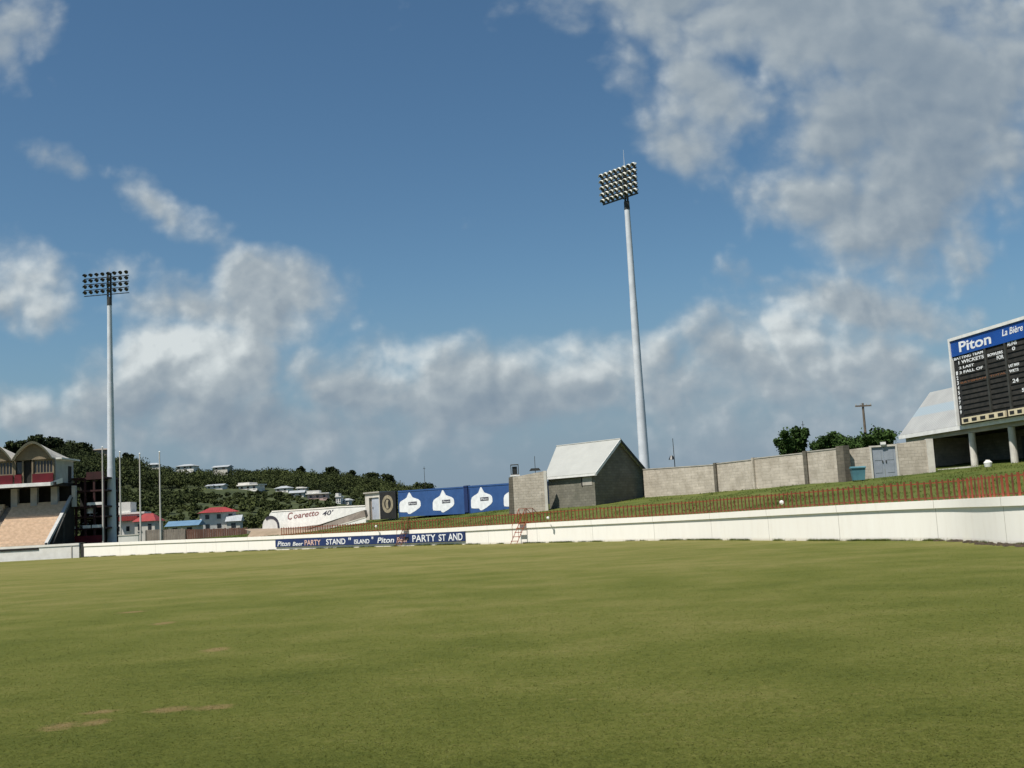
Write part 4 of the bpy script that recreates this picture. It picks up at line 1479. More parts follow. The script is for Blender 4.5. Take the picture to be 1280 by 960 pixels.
zb0 = st(57, 684)[1]
nr = 14
rise, run = (st(88, 628, 7.5)[1] - zb0) / nr, 7.5 / nr
WID = 34.0
aisles = [(-8.2, -7.2), (-17.0, -16.0), (-25, -24)]
blocks = [(0.0, -7.2), (-8.2, -16.0), (-17.0, -24), (-25, -WID)]
for bx0, bx1 in blocks:
    mb = MB()
    for r_ in range(nr):
        y0 = r_ * run
        mb.box((bx1, y0, zb0 + r_ * rise - 1.0 if r_ else 0.0), (bx0, y0 + run + (0.0 if r_ < nr - 1 else 0.6), zb0 + (r_ + 1) * rise))
        mb.box((bx1 + 0.1, y0 + 0.16, zb0 + (r_ + 1) * rise + 0.002), (bx0 - 0.1, y0 + 0.44, zb0 + (r_ + 1) * rise + 0.20))
    mb.build('seat_block', 'seat', t)
for a0_, a1_ in aisles:
    mb = MB()
    for r_ in range(nr * 2):
        mb.box((a0_, r_ * run / 2, -0.2), (a1_, (r_ + 1) * run / 2, zb0 + (r_ + 1) * rise / 2 - 0.25))
    mb.build('aisle', 'mauve', t)
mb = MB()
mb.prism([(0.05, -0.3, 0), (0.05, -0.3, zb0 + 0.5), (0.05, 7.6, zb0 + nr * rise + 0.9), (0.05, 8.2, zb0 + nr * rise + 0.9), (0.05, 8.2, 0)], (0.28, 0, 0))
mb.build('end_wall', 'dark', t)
MB().hexa([(-0.02, -0.3, zb0 + 0.1), (0.40, -0.3, zb0 + 0.1), (0.40, 7.6, zb0 + nr * rise + 0.5), (-0.02, 7.6, zb0 + nr * rise + 0.5), (-0.02, -0.3, zb0 + 0.55), (0.40, -0.3, zb0 + 0.55), (0.40, 7.6, zb0 + nr * rise + 0.95), (-0.02, 7.6, zb0 + nr * rise + 0.95)]).build('parapet_cap', 'stand_grey', t)
mb = MB()
mb.tube((0.6, 0.6, zb0 + 0.3), (0.6, 7.8, zb0 + nr * rise + 1.4), 0.09, 0.09, 6); mb.tube((0.6, 0.6, 0), (0.6, 0.6, zb0 + 0.4), 0.08, 0.08, 6); mb.tube((0.6, 4, 0), (0.6, 4, zb0 + 3.6), 0.08, 0.08, 6)
mb.build('hand_rail', 'steel_dark', t)
MB().box((-WID, -0.55, 0), (0.1, -0.35, zb0 + 0.02)).build('front_kerb', 'maroon', t)
# upper deck
ydk = 3.2
xr_, zd = st(66, 606.5, ydk)
zdt = zd + 0.42
xr2 = xr_ + 0.55
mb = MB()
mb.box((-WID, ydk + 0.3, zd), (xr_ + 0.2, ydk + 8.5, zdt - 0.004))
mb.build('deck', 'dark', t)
mb = MB()
mb.box((-WID, ydk, zd - 0.02), (xr_ - 0.3, ydk + 0.296, zdt))
mb.hexa([(xr_ - 0.296, ydk, zd - 0.02), (xr_ + 0.65, ydk + 1.2, zd + 0.3), (xr_ + 0.65, ydk + 1.5, zd + 0.3), (xr_ - 0.296, ydk + 0.29, zd - 0.02), (xr_ - 0.296, ydk, zdt), (xr_ + 0.65, ydk + 1.2, zdt + 0.5), (xr_ + 0.65, ydk + 1.5, zdt + 0.5), (xr_ - 0.296, ydk + 0.29, zdt)])
mb.build('deck_fascia', 'trim', t)
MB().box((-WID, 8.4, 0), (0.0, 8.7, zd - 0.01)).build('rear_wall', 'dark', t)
for pxk in (18, 42.5, 68, 92, -7, -32):
    xk, _ = st(pxk, 618, 7.0)
    kw = 0.42 if pxk < 80 else 0.22
    MB().box((xk - kw, 6.9, zb0 + nr * rise - 0.6), (xk + kw, 7.5, zd - 0.003)).build('pillar', 'stand_grey', t)
bays = []
gw = 5.0
gx, _ = st(41, 560, ydk)
pitch_ = gw + 0.12
for k in range(7):
    bays.append(gx - pitch_ * k)
z_bal = zdt + 1.15
z_sill = zdt + 1.3
z_head = zdt + 2.75
z_spr = zdt + 2.95
ztopg = st(41, 553.5, ydk)[1]
for k, cx in enumerate(bays):
    x0_, x1_ = cx - gw / 2, cx + gw / 2
    # red balustrade leaves the middle opening free
    for a, b in ((x0_ + 0.05, cx - 1.55), (cx - 0.2, x1_ - 0.05)):
        MB().box((a, ydk + 0.25, zdt + 0.003), (b, ydk + 0.37, z_bal)).build('balcony_panel', 'red', t)
    for xx in (x0_, cx - 1.5, cx - 0.28, x1_ - 0.14):
        MB().box((xx - 0.06, ydk + 0.40, zdt + 0.003), (xx + 0.14, ydk + 0.6, z_spr - 0.01)).build('post', 'stand_beige', t)
    MB().box((x0_ + 0.16, ydk + 0.62, z_sill), (cx - 1.58, ydk + 0.68, z_head)).build('window', 'glass', t)
    w_ = MB().box((cx - 0.1, ydk + 0.62, z_sill), (x1_ - 0.2, ydk + 0.68, z_head)).build('window', 'glass', t)
    mb = MB()
    for q in np.linspace(cx - 0.1, x1_ - 0.2, 7):
        mb.box((q - 0.05, ydk + 0.55, z_sill), (q + 0.05, ydk + 0.61, z_head))
    mb.box((cx - 0.1, ydk + 0.55, z_sill - 0.18), (x1_ - 0.2, ydk + 0.618, z_sill - 0.002))
    mb.box((cx - 0.1, ydk + 0.55, z_head + 0.002), (x1_ - 0.2, ydk + 0.618, z_head + 0.16))
    mb.build('window_frame', 'stand_beige', w_)
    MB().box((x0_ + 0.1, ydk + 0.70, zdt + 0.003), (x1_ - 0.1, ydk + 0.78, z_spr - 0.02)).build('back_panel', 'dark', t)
    # arched gable board
    arc = []
    for q in range(13):
        f_ = q / 12
        arc.append((cx - gw / 2 + gw * f_, ydk + 0.3, z_spr + (ztopg - z_spr) * (1 - abs(2 * f_ - 1) ** 1.8) if 0 < q < 12 else z_spr))
    MB().prism(arc, (0, 0.25, 0)).build('gable', 'stand_beige', t)
    mb = MB()
    for q in range(12):
        (xa, _, za), (xb, _, zb2) = arc[q], arc[q + 1]
        sc_ = lambda x, z, e: (cx + (x - cx) * e, z_spr + (z - z_spr) * e)
        (xa1, za1), (xb1, zb1_) = sc_(xa, za, 1.0), sc_(xb, zb2, 1.0)
        up = 0.16
        bk = lambda z: z_spr + (z - z_spr) * 0.35          # the vault falls away to the back
        mb.hexa([(xa1, ydk - 0.25, za1 + 0.02), (xb1, ydk - 0.25, zb1_ + 0.02), (xb1, ydk + 6.6, bk(zb1_) + 0.02), (xa1, ydk + 6.6, bk(za1) + 0.02),
                 (xa1, ydk - 0.25, za1 + up), (xb1, ydk - 0.25, zb1_ + up), (xb1, ydk + 6.6, bk(zb1_) + up), (xa1, ydk + 6.6, bk(za1) + up)])
    rf = mb.build('roof_vault', 'house_pale', t)
    mb = MB()
    for q in range(12):
        (xa, _, za), (xb, _, zb2) = arc[q], arc[q + 1]
        mb.hexa([(xa, ydk - 0.32, za - 0.10), (xb, ydk - 0.32, zb2 - 0.10), (xb, ydk - 0.253, zb2 - 0.10), (xa, ydk - 0.253, za - 0.10),
                 (xa, ydk - 0.32, za + 0.2), (xb, ydk - 0.32, zb2 + 0.2), (xb, ydk - 0.253, zb2 + 0.2), (xa, ydk - 0.253, za + 0.2)])
    mb.build('barge_band', 'stand_olive', rf)
# side wall of the upper tier
sxr = bays[0] + gw / 2
MB().box((sxr - 0.1, ydk + 0.8, zdt + 0.003), (sxr + 0.1, ydk + 6.4, z_spr + 0.05)).build('side_wall', 'stand_grey', t)
MB().box((sxr + 0.102, ydk + 4.6, zdt + 0.05), (sxr + 0.16, ydk + 5.6, zdt + 2.2)).build('side_door', 'dark', t)
MB().box((sxr + 0.16, ydk + 0.6, z_spr - 0.05), (sxr + 0.9, ydk + 6.6, z_spr + 0.14)).build('eave', 'trim', t)

# steel stair frame right of the stand
FD = 147.0
fa, fb = at(84, 676, FD), at(130, 676, FD)
t = thing('stair_frame', 'dark maroon steel stair building with open floors between stand and floodlight tower', 'building', loc=(fa.x, FD, 0))
fw = fb.x - fa.x


def fz(py, px=105):
    return at(px, py, FD).z


for k, xx in enumerate(np.linspace(0, fw, 5)):
    for yy in (0, 5):
        MB().box((xx - 0.13, yy - 0.13, 0), (xx + 0.13, yy + 0.13, fz(597))).build('column', 'maroon', t)
for py, m_ in ((660, 'maroon'), (645.5, 'maroon'), (633, 'maroon'), (613, 'maroon'), (597, 'maroon')):
    MB().box((-0.2, -0.18, fz(py) - 0.22), (fw + 0.2, 5.2, fz(py))).build('floor', m_, t)
MB().box((-0.1, -0.25, fz(676) - 0.9), (fw + 0.2, -0.19, fz(670))).build('red_parapet', 'red', t)
MB().box((fw * 0.55, -0.25, fz(600)), (fw + 0.2, -0.19, fz(590.5))).build('balcony_panel', 'maroon', t)
MB().box((0, 4.4, 0), (fw, 4.6, fz(600))).build('rear_screen', 'dark', t)
for a, b, py0, py1 in ((0.44, 0.66, 660.5, 656.8), (0.69, 0.96, 660.5, 656.8), (0.08, 0.24, 660.5, 657.5), (0.56, 0.97, 632, 628.6)):
    MB().box((fw * a, -0.22, fz(py0)), (fw * b, -0.182, fz(py1))).build('white_board', 'trim', t)
mb = MB()
for k in range(12):
    mb.box((-0.5 + k * 0.30, 1.0, fz(676) + k * 0.32), (-0.1 + k * 0.30, 2.2, fz(676) + k * 0.32 + 0.1))
mb.build('stair', 'stand_grey', t)
MB().box((fw * 0.78, 2.0, fz(645)), (fw * 0.97, 2.3, fz(634))).build('grey_screen', 'steel_dark', t)
t2 = thing('parasol', 'small white folded out parasol on a floor of the maroon stair building', 'parasol', loc=(fa.x + fw * 0.55, FD + 1.0, fz(645.4)))
MB().tube((0, 0, 0), (0, 0, 0.9), 0.04, 0.04, 6).build('pole', 'steel', t2)
mb = MB(); mb.tube((0, 0, 0.35), (0, 0, 0.9), 0.62, 0.5, 10); mb.tube((0, 0, 0.9), (0, 0, 1.45), 0.5, 0.05, 10); mb.build('canopy', 'white', t2)

# ------------------------------------------------------------------ hill
RIDGE = [(x, y + 9) for x, y in [(-260, 560), (-120, 552), (0, 560), (25, 552), (55, 551), (80, 553), (110, 558), (150, 570), (200, 581), (240, 585), (300, 587), (340, 588.5), (375, 589), (420, 591), (450, 595), (480, 598), (505, 606), (525, 610), (550, 617), (575, 622), (620, 634), (680, 645)]]
rx_ = [((ray(px, py).x) / ray(px, py).y) for px, py in RIDGE]
RD = lambda a: float(np.interp(a, [-0.6, -0.35, -0.2, -0.08, 0.05], [470, 560, 640, 700, 720]))
rz_ = []
for (px, py), a in zip(RIDGE, rx_):
    rz_.append(at(px, py, RD(a)).z)


def hill_z(x, y):
    a = x / y
    rd = RD(a)
    zr = float(np.interp(a, rx_, rz_))
    y0 = 215.0
    f_ = (y - y0) / (rd - y0)
    if f_ <= 0:
        return -0.1
    if f_ > 1:
        return zr * max(0.0, 1 - (f_ - 1) * 1.2) + 0.0
    s_ = f_ ** 1.15
    n_ = mnoise.fractal(Vector((x * 0.012, y * 0.012, 3.3)), 1.0, 2.0, 4) * 5.0 * math.sin(math.pi * f_)
    return zr * (0.85 * s_ + 0.15 * (3 * s_ * s_ - 2 * s_ ** 3)) + n_


mb = MB()
av = np.linspace(-0.70, 0.05, 130)
fv = np.concatenate([np.linspace(0, 1, 60), np.linspace(1.03, 1.8, 12)])
for a in av:
    rd = RD(a)
    for f_ in fv:
        y = 215 + (rd - 215) * f_
        mb.v.append((a * y, y, hill_z(a * y, y) - 0.02))
nf = len(fv)
for i in range(len(av) - 1):
    for k in range(nf - 1):
        mb.f.append((i * nf + k, (i + 1) * nf + k, (i + 1) * nf + k + 1, i * nf + k + 1)); mb.m.append(0)
tag(mb.build('hill', 'hill', smooth=True), kind='structure')


def hill_hit(px, py):
    for Y in np.arange(220, 760, 1.0):
        p = at(px, py, Y)
        if p.z <= hill_z(p.x, p.y):
            return p
    return at(px, py, 600)


# ------------------------------------------------------------------ houses


def house(px, py_foot, wpx, hpx, lab, wall, roof, D=None, kind='hip', yaw=0.0, win=2, name='house', group='houses on the wooded hill', depth=7.0, floors=1, shift=0):
    p = hill_hit(px, py_foot) if D is None else at(px, py_foot, D)
    Y = p.y
    k = Y / FPX
    w_, h_ = wpx * k, hpx * k
    t = thing(name, lab, 'house', group, loc=(p.x, p.y, p.z))
    t.rotation_euler = (0, 0, yaw)
    wh = h_ * (0.78 if floors == 2 and kind == 'hip' else 0.62)
    dp = min(depth, max(3.5, w_ * 0.7))
    MB().box((-w_ / 2, 0, -4), (w_ / 2, dp, wh)).build('wall', wall, t)
    e = w_ * 0.06 + 0.15
    mb = MB()
    if kind == 'hip':
        q = [(-w_ / 2 - e, -e, wh + 0.003), (w_ / 2 + e, -e, wh + 0.003), (w_ / 2 + e, dp + e, wh + 0.003), (-w_ / 2 - e, dp + e, wh + 0.003)]
        r0, r1 = (-w_ * 0.22, dp / 2, h_), (w_ * 0.22, dp / 2, h_)
        mb.poly(q[::-1]); mb.poly([q[0], q[1], r1, r0]); mb.poly([q[1], q[2], r1]); mb.poly([q[2], q[3], r0, r1]); mb.poly([q[3], q[0], r0])
    elif kind == 'gable':
        mb.prism([(-w_ / 2 - e, -e, wh + 0.003), (-w_ / 2 - e, dp / 2, h_), (-w_ / 2 - e, dp + e, wh + 0.003)], (w_ + 2 * e, 0, 0))
    else:
        mb.box((-w_ / 2 - e, -e, wh + 0.003), (w_ / 2 + e, dp + e, wh + 0.35))
        mb.box((-w_ / 2 - e * 0.3, -e * 0.3, wh + 0.353), (w_ * 0.1, dp, h_))
    mb.build('roof', roof, t)
    hw_ = wh / floors
    for fl in range(floors):
        for i in range(win):
            xc = -w_ / 2 + w_ * (i + 0.5) / win
            ww, zz = w_ / win * 0.34, fl * hw_
            f2 = MB().box((xc - ww / 2, -0.06, zz + hw_ * 0.32), (xc + ww / 2, -0.003, zz + hw_ * 0.80)).build('window', 'glass', t)
            mb = MB()
            mb.box((xc - ww / 2 - 0.1, -0.14, zz + hw_ * 0.24), (xc + ww / 2 + 0.1, -0.003, zz + hw_ * 0.315))
            mb.build('sill', wall, f2)
    return t


hs = [(192, 584.5, 15, 6, 'pale grey flat house high on the ridge behind the second flagpole from the tower', 'house_pale', 'roof_grey', 'hip'),
      (231, 587.0, 23, 7, 'long white house highest on the hill with trees on both sides', 'house_white', 'roof_grey', 'hip'),
      (275, 588, 20, 6.5, 'low grey roofed house near the ridge right of the long white house', 'house_pale', 'roof_grey', 'gable'),
      (268, 611, 21, 6, 'small white house with a low grey roof in the middle of the wooded slope', 'house_white', 'roof_grey', 'gable'),
      (310, 613, 26, 10, 'bright white house with flat roof standing alone mid slope', 'house_white', 'house_white', 'flat'),
      (352, 615, 18, 7.5, 'white cottage at the left of the hillside house cluster', 'house_white', 'roof_grey', 'hip'),
      (371, 621, 17, 8, 'pale cottage with grey gable roof lower in the hillside cluster', 'house_pale', 'roof_grey', 'gable'),
      (377, 613.5, 12, 5, 'tiny white house at the top of the hillside cluster', 'house_white', 'house_white', 'flat'),
      (397, 625, 25, 12, 'wide pale two storey house with pink centre at the right of the cluster', 'house_pink', 'house_white', 'flat'),
      (423, 629.5, 6, 13, 'narrow white tower house among trees above the lettered wall', 'house_white', 'house_white', 'flat'),
      (431.5, 630, 10, 7, 'small white house beside the narrow tower house', 'house_white', 'roof_grey', 'hip'),
      (127, 566, 24, 6, 'low dull brown house on the skyline behind the floodlight tower', 'mauve', 'mauve', 'hip')]
HOUSES = []
for px, py, w_, h_, lab, wa, ro, kd_ in hs:
    t = house(px, py, w_, h_, lab, wa, ro, None, kd_, yaw=random.uniform(-0.35, 0.35), win=3 if w_ > 20 else 2)
    HOUSES.append((t.location.x, t.location.y, w_ * t.location.y / FPX))
# nearer houses beyond the wall
t = house(160, 668, 36, 40, 'white two storey house with pale flat roof and pink awning behind the flagpoles', 'house_white', 'house_white', 200, 'flat', 0.05, 3, group='houses beyond the boundary', floors=2)
MB().box((-1.6, -0.9, 2.4), (1.9, -0.05, 3.2)).build('awning', 'roof_red', t)
house(181, 668, 26, 26, 'red roofed wing with grey walls behind the flagpole nearest its gable', 'house_pale', 'roof_red', 196, 'hip', -0.1, 2, group='houses beyond the boundary')
t = house(274, 664, 42, 30, 'white house with a red hipped roof and dark arches below the hill', 'house_white', 'roof_red', 205, 'hip', 0.35, 3, group='houses beyond the boundary', floors=2)
house(292, 664, 16, 20, 'grey lean to house joined to the right of the red hipped roof house', 'house_pale', 'roof_grey', 204, 'gable', 0.1, 1, group='houses beyond the boundary')
house(228, 668, 36, 17, 'low shed with a sky blue tin roof behind the brown fence', 'house_pale', 'roof_blue', 175, 'gable', 0.0, 2, name='blue_roof_shed', group='houses beyond the boundary')

# brown fences and small wall behind the boundary
for a, b, pt, pb2, D, mt_, lab in ((182, 232, 663, 676, 150, 'mauve', 'dull pinkish brown board fence left of the dark brown fence'),
                                   (232, 309, 662, 676, 152, 'brown', 'dark rust brown board fence below the red hipped roof house'),
                                   (309, 350, 661, 676, 148, 'mauve', 'pinkish fence section running up to the white arched panel')):
    pa_, pb3 = at(a, pb2, D), at(b, pb2 - 3, D)
    t = thing('board_fence', lab, 'fence', 'board fences behind the white wall', loc=(pa_.x, D, 0))
    L = pb3.x - pa_.x
    z0, z1 = at(a, pt, D).z, at(b, pt - 2.2, D).z
    mb = MB()
    n_ = int(L / 0.3)
    for k in range(n_):
        xx = L * k / n_
        mb.box((xx, 0, -0.2), (xx + L / n_ - 0.03, 0.05, z0 + (z1 - z0) * k / n_ + random.uniform(-0.04, 0.06)))
    mb.build('boards', mt_, t)
    MB().box((0, 0.052, 0.5), (L, 0.12, 0.62)).build('rail', mt_, t)
    for k in range(0, 5):
        MB().box((L * k / 4 - 0.06, 0.125, -0.2), (L * k / 4 + 0.06, 0.24, z0 - 0.1)).build('post', 'trunk', t)
p = at(148, 676, 142)
t = thing('low_white_wall', 'low white rendered wall at the foot of the flagpoles', 'wall', loc=(p.x, 142, 0))
L = at(173, 676, 142).x - p.x
MB().box((0, 0, -0.2), (L, 0.3, at(160, 669.5, 142).z)).build('panel', 'house_white', t)
MB().box((-0.05, -0.05, at(160, 669.5, 142).z + 0.002), (L + 0.05, 0.35, at(160, 668.2, 142).z)).build('coping', 'house_pale', t)

# utility pole, far masts
p = at(1082, 545, 130)
t = thing('utility_pole', 'dark wooden utility pole with cross arm rising behind the trees', 'utility pole', loc=(p.x, 130, 4.5))
zt = at(1078, 504, 130).z - 4.5
MB().tube((0, 0, -0.5), (0, 0, zt), 0.19, 0.13, 8).build('pole', 'wood', t)
MB().box((-0.95, -0.19, zt - 0.42), (0.95, -0.14, zt - 0.24)).build('cross_arm', 'wood', t)
for xx in (-0.85, -0.35, 0.35, 0.85):
    MB().tube((xx, -0.165, zt - 0.238), (xx, -0.165, zt - 0.05), 0.05, 0.03, 6).build('insulator', 'concrete', t)
for px, pt, lab in ((531, 583, 'thin grey radio mast on the hill end above the blue containers'), (1006, 526, 'thin grey mast rising behind the round tree')):
    D = 640 if px < 600 else 140
    p = at(px, 604 if px < 600 else 560, D)
    zg = hill_z(p.x, p.y) if px < 600 else 4.5
    tp = at(px, pt, D).z
    t = thing('radio_mast', lab, 'mast', loc=(p.x, D, zg))
    r_ = 0.22 if px < 600 else 0.06
    MB().tube((0, 0, -1), (0, 0, tp - zg), r_, r_ * 0.5, 6).build('mast', 'steel_dark', t)
    MB().box((-r_ * 3, -r_, (tp - zg) * 0.93), (r_ * 3, r_, (tp - zg) * 0.93 + r_)).build('antenna', 'steel_dark', t)

# ------------------------------------------------------------------ foliage


def leaf_cloud(centres, radii, nleaf, size, tint, flat=0.75, seed=0):
    """leaf clumps: small quads spread through a few overlapping blobs. returns verts, quads, tint per vertex"""
    g_ = np.random.default_rng(seed)
    V, T = [], []
    for c, r_, tn in zip(centres, radii, tint):
        n_ = int(nleaf)
        d = g_.normal(size=(n_, 3)); d /= np.linalg.norm(d, axis=1)[:, None]
        rr = r_ * g_.uniform(0.3, 1.15, (n_, 1)) ** 0.8
        p = d * rr * np.array([1, 1, flat]) + np.array(c)
        up = d * 0.7 + g_.normal(size=(n_, 3)) * 0.6
        up /= np.linalg.norm(up, axis=1)[:, None]
        a = np.cross(up, g_.normal(size=(n_, 3))); a /= np.linalg.norm(a, axis=1)[:, None]
        b = np.cross(up, a)
        s1 = size * g_.uniform(0.6, 1.4, (n_, 1)); s2 = s1 * g_.uniform(0.45, 0.9, (n_, 1))
        q = np.stack([p - a * s1, p + b * s2, p + a * s1, p - b * s2], 1)
        V.append(q.reshape(-1, 3))
        T.append(np.repeat(np.clip(tn + g_.normal(size=n_) * 0.13, 0, 1), 4))
    return np.concatenate(V), np.concatenate(T)


def leaf_object(name, V, T, mat, parent=None):
    me = bpy.data.meshes.new(name)
    n_ = len(V) // 4
    me.vertices.add(len(V)); me.vertices.foreach_set('co', V.astype(np.float32).reshape(-1))
    me.loops.add(len(V)); me.loops.foreach_set('vertex_index', np.arange(len(V), dtype=np.int32))
    me.polygons.add(n_); me.polygons.foreach_set('loop_start', np.arange(0, len(V), 4, dtype=np.int32))
    me.polygons.foreach_set('loop_total', np.full(n_, 4, dtype=np.int32))
    at_ = me.attributes.new('tint', 'FLOAT', 'POINT')
    at_.data.foreach_set('value', T.astype(np.float32))
    me.materials.append(MT[mat])
    me.update(); me.validate()
    o = bpy.data.objects.new(name, me)
    COL.objects.link(o)
    if parent:
        o.parent = parent
    return o


# wooded hill: one mass
V_, T_ = [], []
gg = np.random.default_rng(5)
cnt = 0
for k in range(5600):
    a = gg.uniform(-0.62, 0.0)
    rd = RD(a)
    f_ = gg.uniform(0.0, 1.04) ** 0.85
    y = 215 + (rd - 215) * f_
    x = a * y
    zr = float(np.interp(a, rx_, rz_))
    z = hill_z(x, y)
    near_h = [(hx, hy, hw2) for hx, hy, hw2 in HOUSES if abs(x - hx * y / hy) < hw2 * 0.6 + 1.5 and -75 < y - hy < 7]
    if any(-14 < y - hy for hx, hy, hw2 in near_h):
        continue
    dens = mnoise.noise(Vector((x * 0.02, y * 0.012, 1.7)))
    
    r_ = gg.uniform(1.5, 3.0) * (1.1 if f_ > 0.5 else 0.75) * (1 + 0.7 * mnoise.noise(Vector((a * 45, f_ * 6, 2.2))))
    if near_h:
        r_ = gg.uniform(0.5, 0.9)
    elif dens < -0.22 and f_ < 0.85:
        r_ *= 0.55
    tn = 0.26 + 0.5 * mnoise.noise(Vector((x * 0.03, y * 0.02, 9))) + (0.34 if f_ < 0.28 else 0.0) + gg.normal() * 0.14 + 0.38 * float(np.interp(a, [-0.42, -0.12], [0, 1]))
    nb = 3
    cs, rs, ts = [], [], []
    for b in range(nb):
        cs.append((x + gg.normal() * r_ * 0.55, y + gg.normal() * r_ * 0.55, z + r_ * gg.uniform(0.5, 1.25)))
        rs.append(r_ * gg.uniform(0.55, 0.85)); ts.append(float(np.clip(tn + gg.normal() * 0.08, 0.0, 1)))
    v, tt = leaf_cloud(cs, rs, 52, 0.34 if r_ > 1.2 else 0.26, ts, 0.8, seed=k)
    V_.append(v); T_.append(tt)
o = leaf_object('hill_woodland', np.concatenate(V_), np.concatenate(T_), 'leaf')
tag(o, kind='stuff')


def tree(px, py_top, wpx, D, zg, lab, mat, tint, seed, group, nleaf=160, blobs=11, name='tree', size=0.2, trunk_r=0.16, flat=0.8, low=0.35, rag=1.0):
    g_ = np.random.default_rng(seed)
    tp = at(px, py_top, D)
    zg = hill_z(tp.x, tp.y) if zg is None else zg
    h = tp.z - zg
    w_ = wpx * D / FPX
    t = thing(name, lab, 'tree', group, loc=(tp.x, D, zg))
    cs, rs, ts = [], [], []
    if rag > 1.0:
        lobes = [(2 * math.pi * (k + g_.uniform(-0.3, 0.3)) / 6, g_.uniform(0.25, 1.0), g_.uniform(0.62, 1.0)) for k in range(6)] + [(0.0, 0.05, 1.0)]
        for b in range(blobs):
            a, ex, ht = lobes[b % 7]
            s_ = g_.uniform(0.25, 1.0)
            r_ = w_ * g_.uniform(0.05, 0.115)
            rad = w_ * 0.78 * (0.12 + 0.88 * ex * s_)
            a += g_.normal() * 0.18
            cs.append((rad * math.cos(a), rad * math.sin(a), min(h * (low + (ht - low) * (s_ ** 0.6)) - r_ * 0.5 + g_.normal() * 0.12, h - r_)))
            rs.append(r_); ts.append(tint + g_.normal() * 0.16)
        blobs = 0
    for b in range(blobs):
        f_ = g_.uniform(low, 0.92)
        a = g_.uniform(0, 2 * math.pi)
        rad = w_ * 0.5 * g_.uniform(0.15, 0.72) * (1.15 - 0.7 * max(0, f_ - 0.5) * 1.4)
        r_ = w_ * g_.uniform(0.09, 0.21)
        cs.append((rad * math.cos(a), rad * math.sin(a), min(h * f_, h - r_ * 0.85))); rs.append(r_)
        ts.append(tint + g_.normal() * 0.15)
    cs.append((0, 0, h - w_ * 0.16)); rs.append(w_ * 0.17); ts.append(tint)
    mb = MB()
    mb.tube((0, 0, -0.6), (0.03 * h, 0, h * 0.5), trunk_r, trunk_r * 0.6, 8)
    mb.tube((0.03 * h, 0, h * 0.5), (0, 0, h * 0.85), trunk_r * 0.6, trunk_r * 0.2, 6)
    for c in cs[:12]:
        mb.tube((0.02 * h, 0, h * 0.38), c, trunk_r * 0.45, trunk_r * 0.12, 5)
    mb.build('trunk', 'trunk', t)
    v, tt = leaf_cloud(cs, [r_ * rag for r_ in rs], nleaf, size, ts, flat, seed + 50)
    leaf_object('crown', v, tt, mat, t)
    return t


tree(989, 533.5, 46, 105, 4.6, 'round dark bushy tree rising above the block wall', 'leaf_dark', 0.6, 3, 'trees behind the block wall', 95, 75, size=0.13, low=0.15, rag=1.5)
tree(1036, 541, 52, 102, 4.6, 'low spreading tree behind the block wall left of the dark pier', 'leaf_dark', 0.6, 8, 'trees behind the block wall', 85, 66, size=0.13, low=0.3, rag=1.5)
tree(1090, 535.5, 62, 100, 4.6, 'wide feathery tree behind the wall above the grey double door', 'leaf_dark', 0.7, 14, 'trees behind the block wall', 60, 84, size=0.13, low=0.35, rag=1.7)
for px, py, w_, D, lab, sd in ((40, 541, 34, 480, 'tallest round tree on the skyline behind the stand roof', 1), (66, 544, 26, 490, 'rounded skyline tree right of the stand roof ridge', 2),
                               (14, 550, 26, 480, 'broad skyline tree above the left roof gable', 21), (99, 551, 36, 500, 'wide low skyline tree left of the floodlight pole', 4),
                               (157, 563, 22, 520, 'skyline tree just right of the floodlight pole', 5), (377, 580.5, 14, 640, 'small round skyline tree above the white cottages', 6),
                               (415, 580.5, 20, 640, 'broad skyline tree at the middle of the hill ridge', 9), (440, 585, 14, 650, 'narrow skyline tree right of the broad ridge tree', 10),
                               (466, 587.5, 26, 660, 'wide dark tree near the right end of the hill ridge', 11), (484, 589.5, 18, 660, 'dark tree last before the ridge drops away', 12),
                               (530, 600, 30, 680, 'low dark tree on the hill end above the blue containers', 13)):
    tree(px, py + 2.5, w_ * 1.15, D, None, lab, 'leaf', 0.16, sd * 7, 'skyline trees on the hill', 120, 16, name='hill_tree', size=0.6, trunk_r=0.4, low=0.12)

# ------------------------------------------------------------------ sky and sun
SUN_EL = R(61)
EXPO = 0.35
sd_h = Vector((-0.72, -0.69)).normalized()
w = bpy.data.worlds.new('World')
scene.world = w
w.use_nodes = True
nt = w.node_tree
n, l = nt.nodes, nt.links
bg = n['Background']
sky = n.new('ShaderNodeTexSky')
sky.sky_type = 'NISHITA'
sky.sun_disc = False
sky.sun_elevation = SUN_EL
sky.sun_rotation = math.atan2(sd_h.x, sd_h.y)
sky.air_density = 1.0
sky.dust_density = 0.3
sky.ozone_density = 2.2


def mth(op, a, b=None, c=None, clamp=False):
    k = n.new('ShaderNodeMath')
    k.operation = op
    k.use_clamp = clamp
    for i, x in enumerate((a, b, c)):
        if x is None:
            continue
        if isinstance(x, (int, float)):
            k.inputs[i].default_value = x
        else:
            l.new(x, k.inputs[i])
    return k.outputs[0]


tc = n.new('ShaderNodeTexCoord')
sp = n.new('ShaderNodeSeparateXYZ')
l.new(tc.outputs['Generated'], sp.inputs[0])
yy = mth('MAXIMUM', mth('ABSOLUTE', sp.outputs[1]), 0.12)
uu = mth('DIVIDE', sp.outputs[0], yy)
vv = mth('DIVIDE', sp.outputs[2], yy)
cb = n.new('ShaderNodeCombineXYZ')
l.new(uu, cb.inputs[0]); l.new(vv, cb.inputs[1])
UV = cb.outputs[0]


def suv(px, py):
    d = ray(px, py)
    return d.x / d.y, d.z / d.y


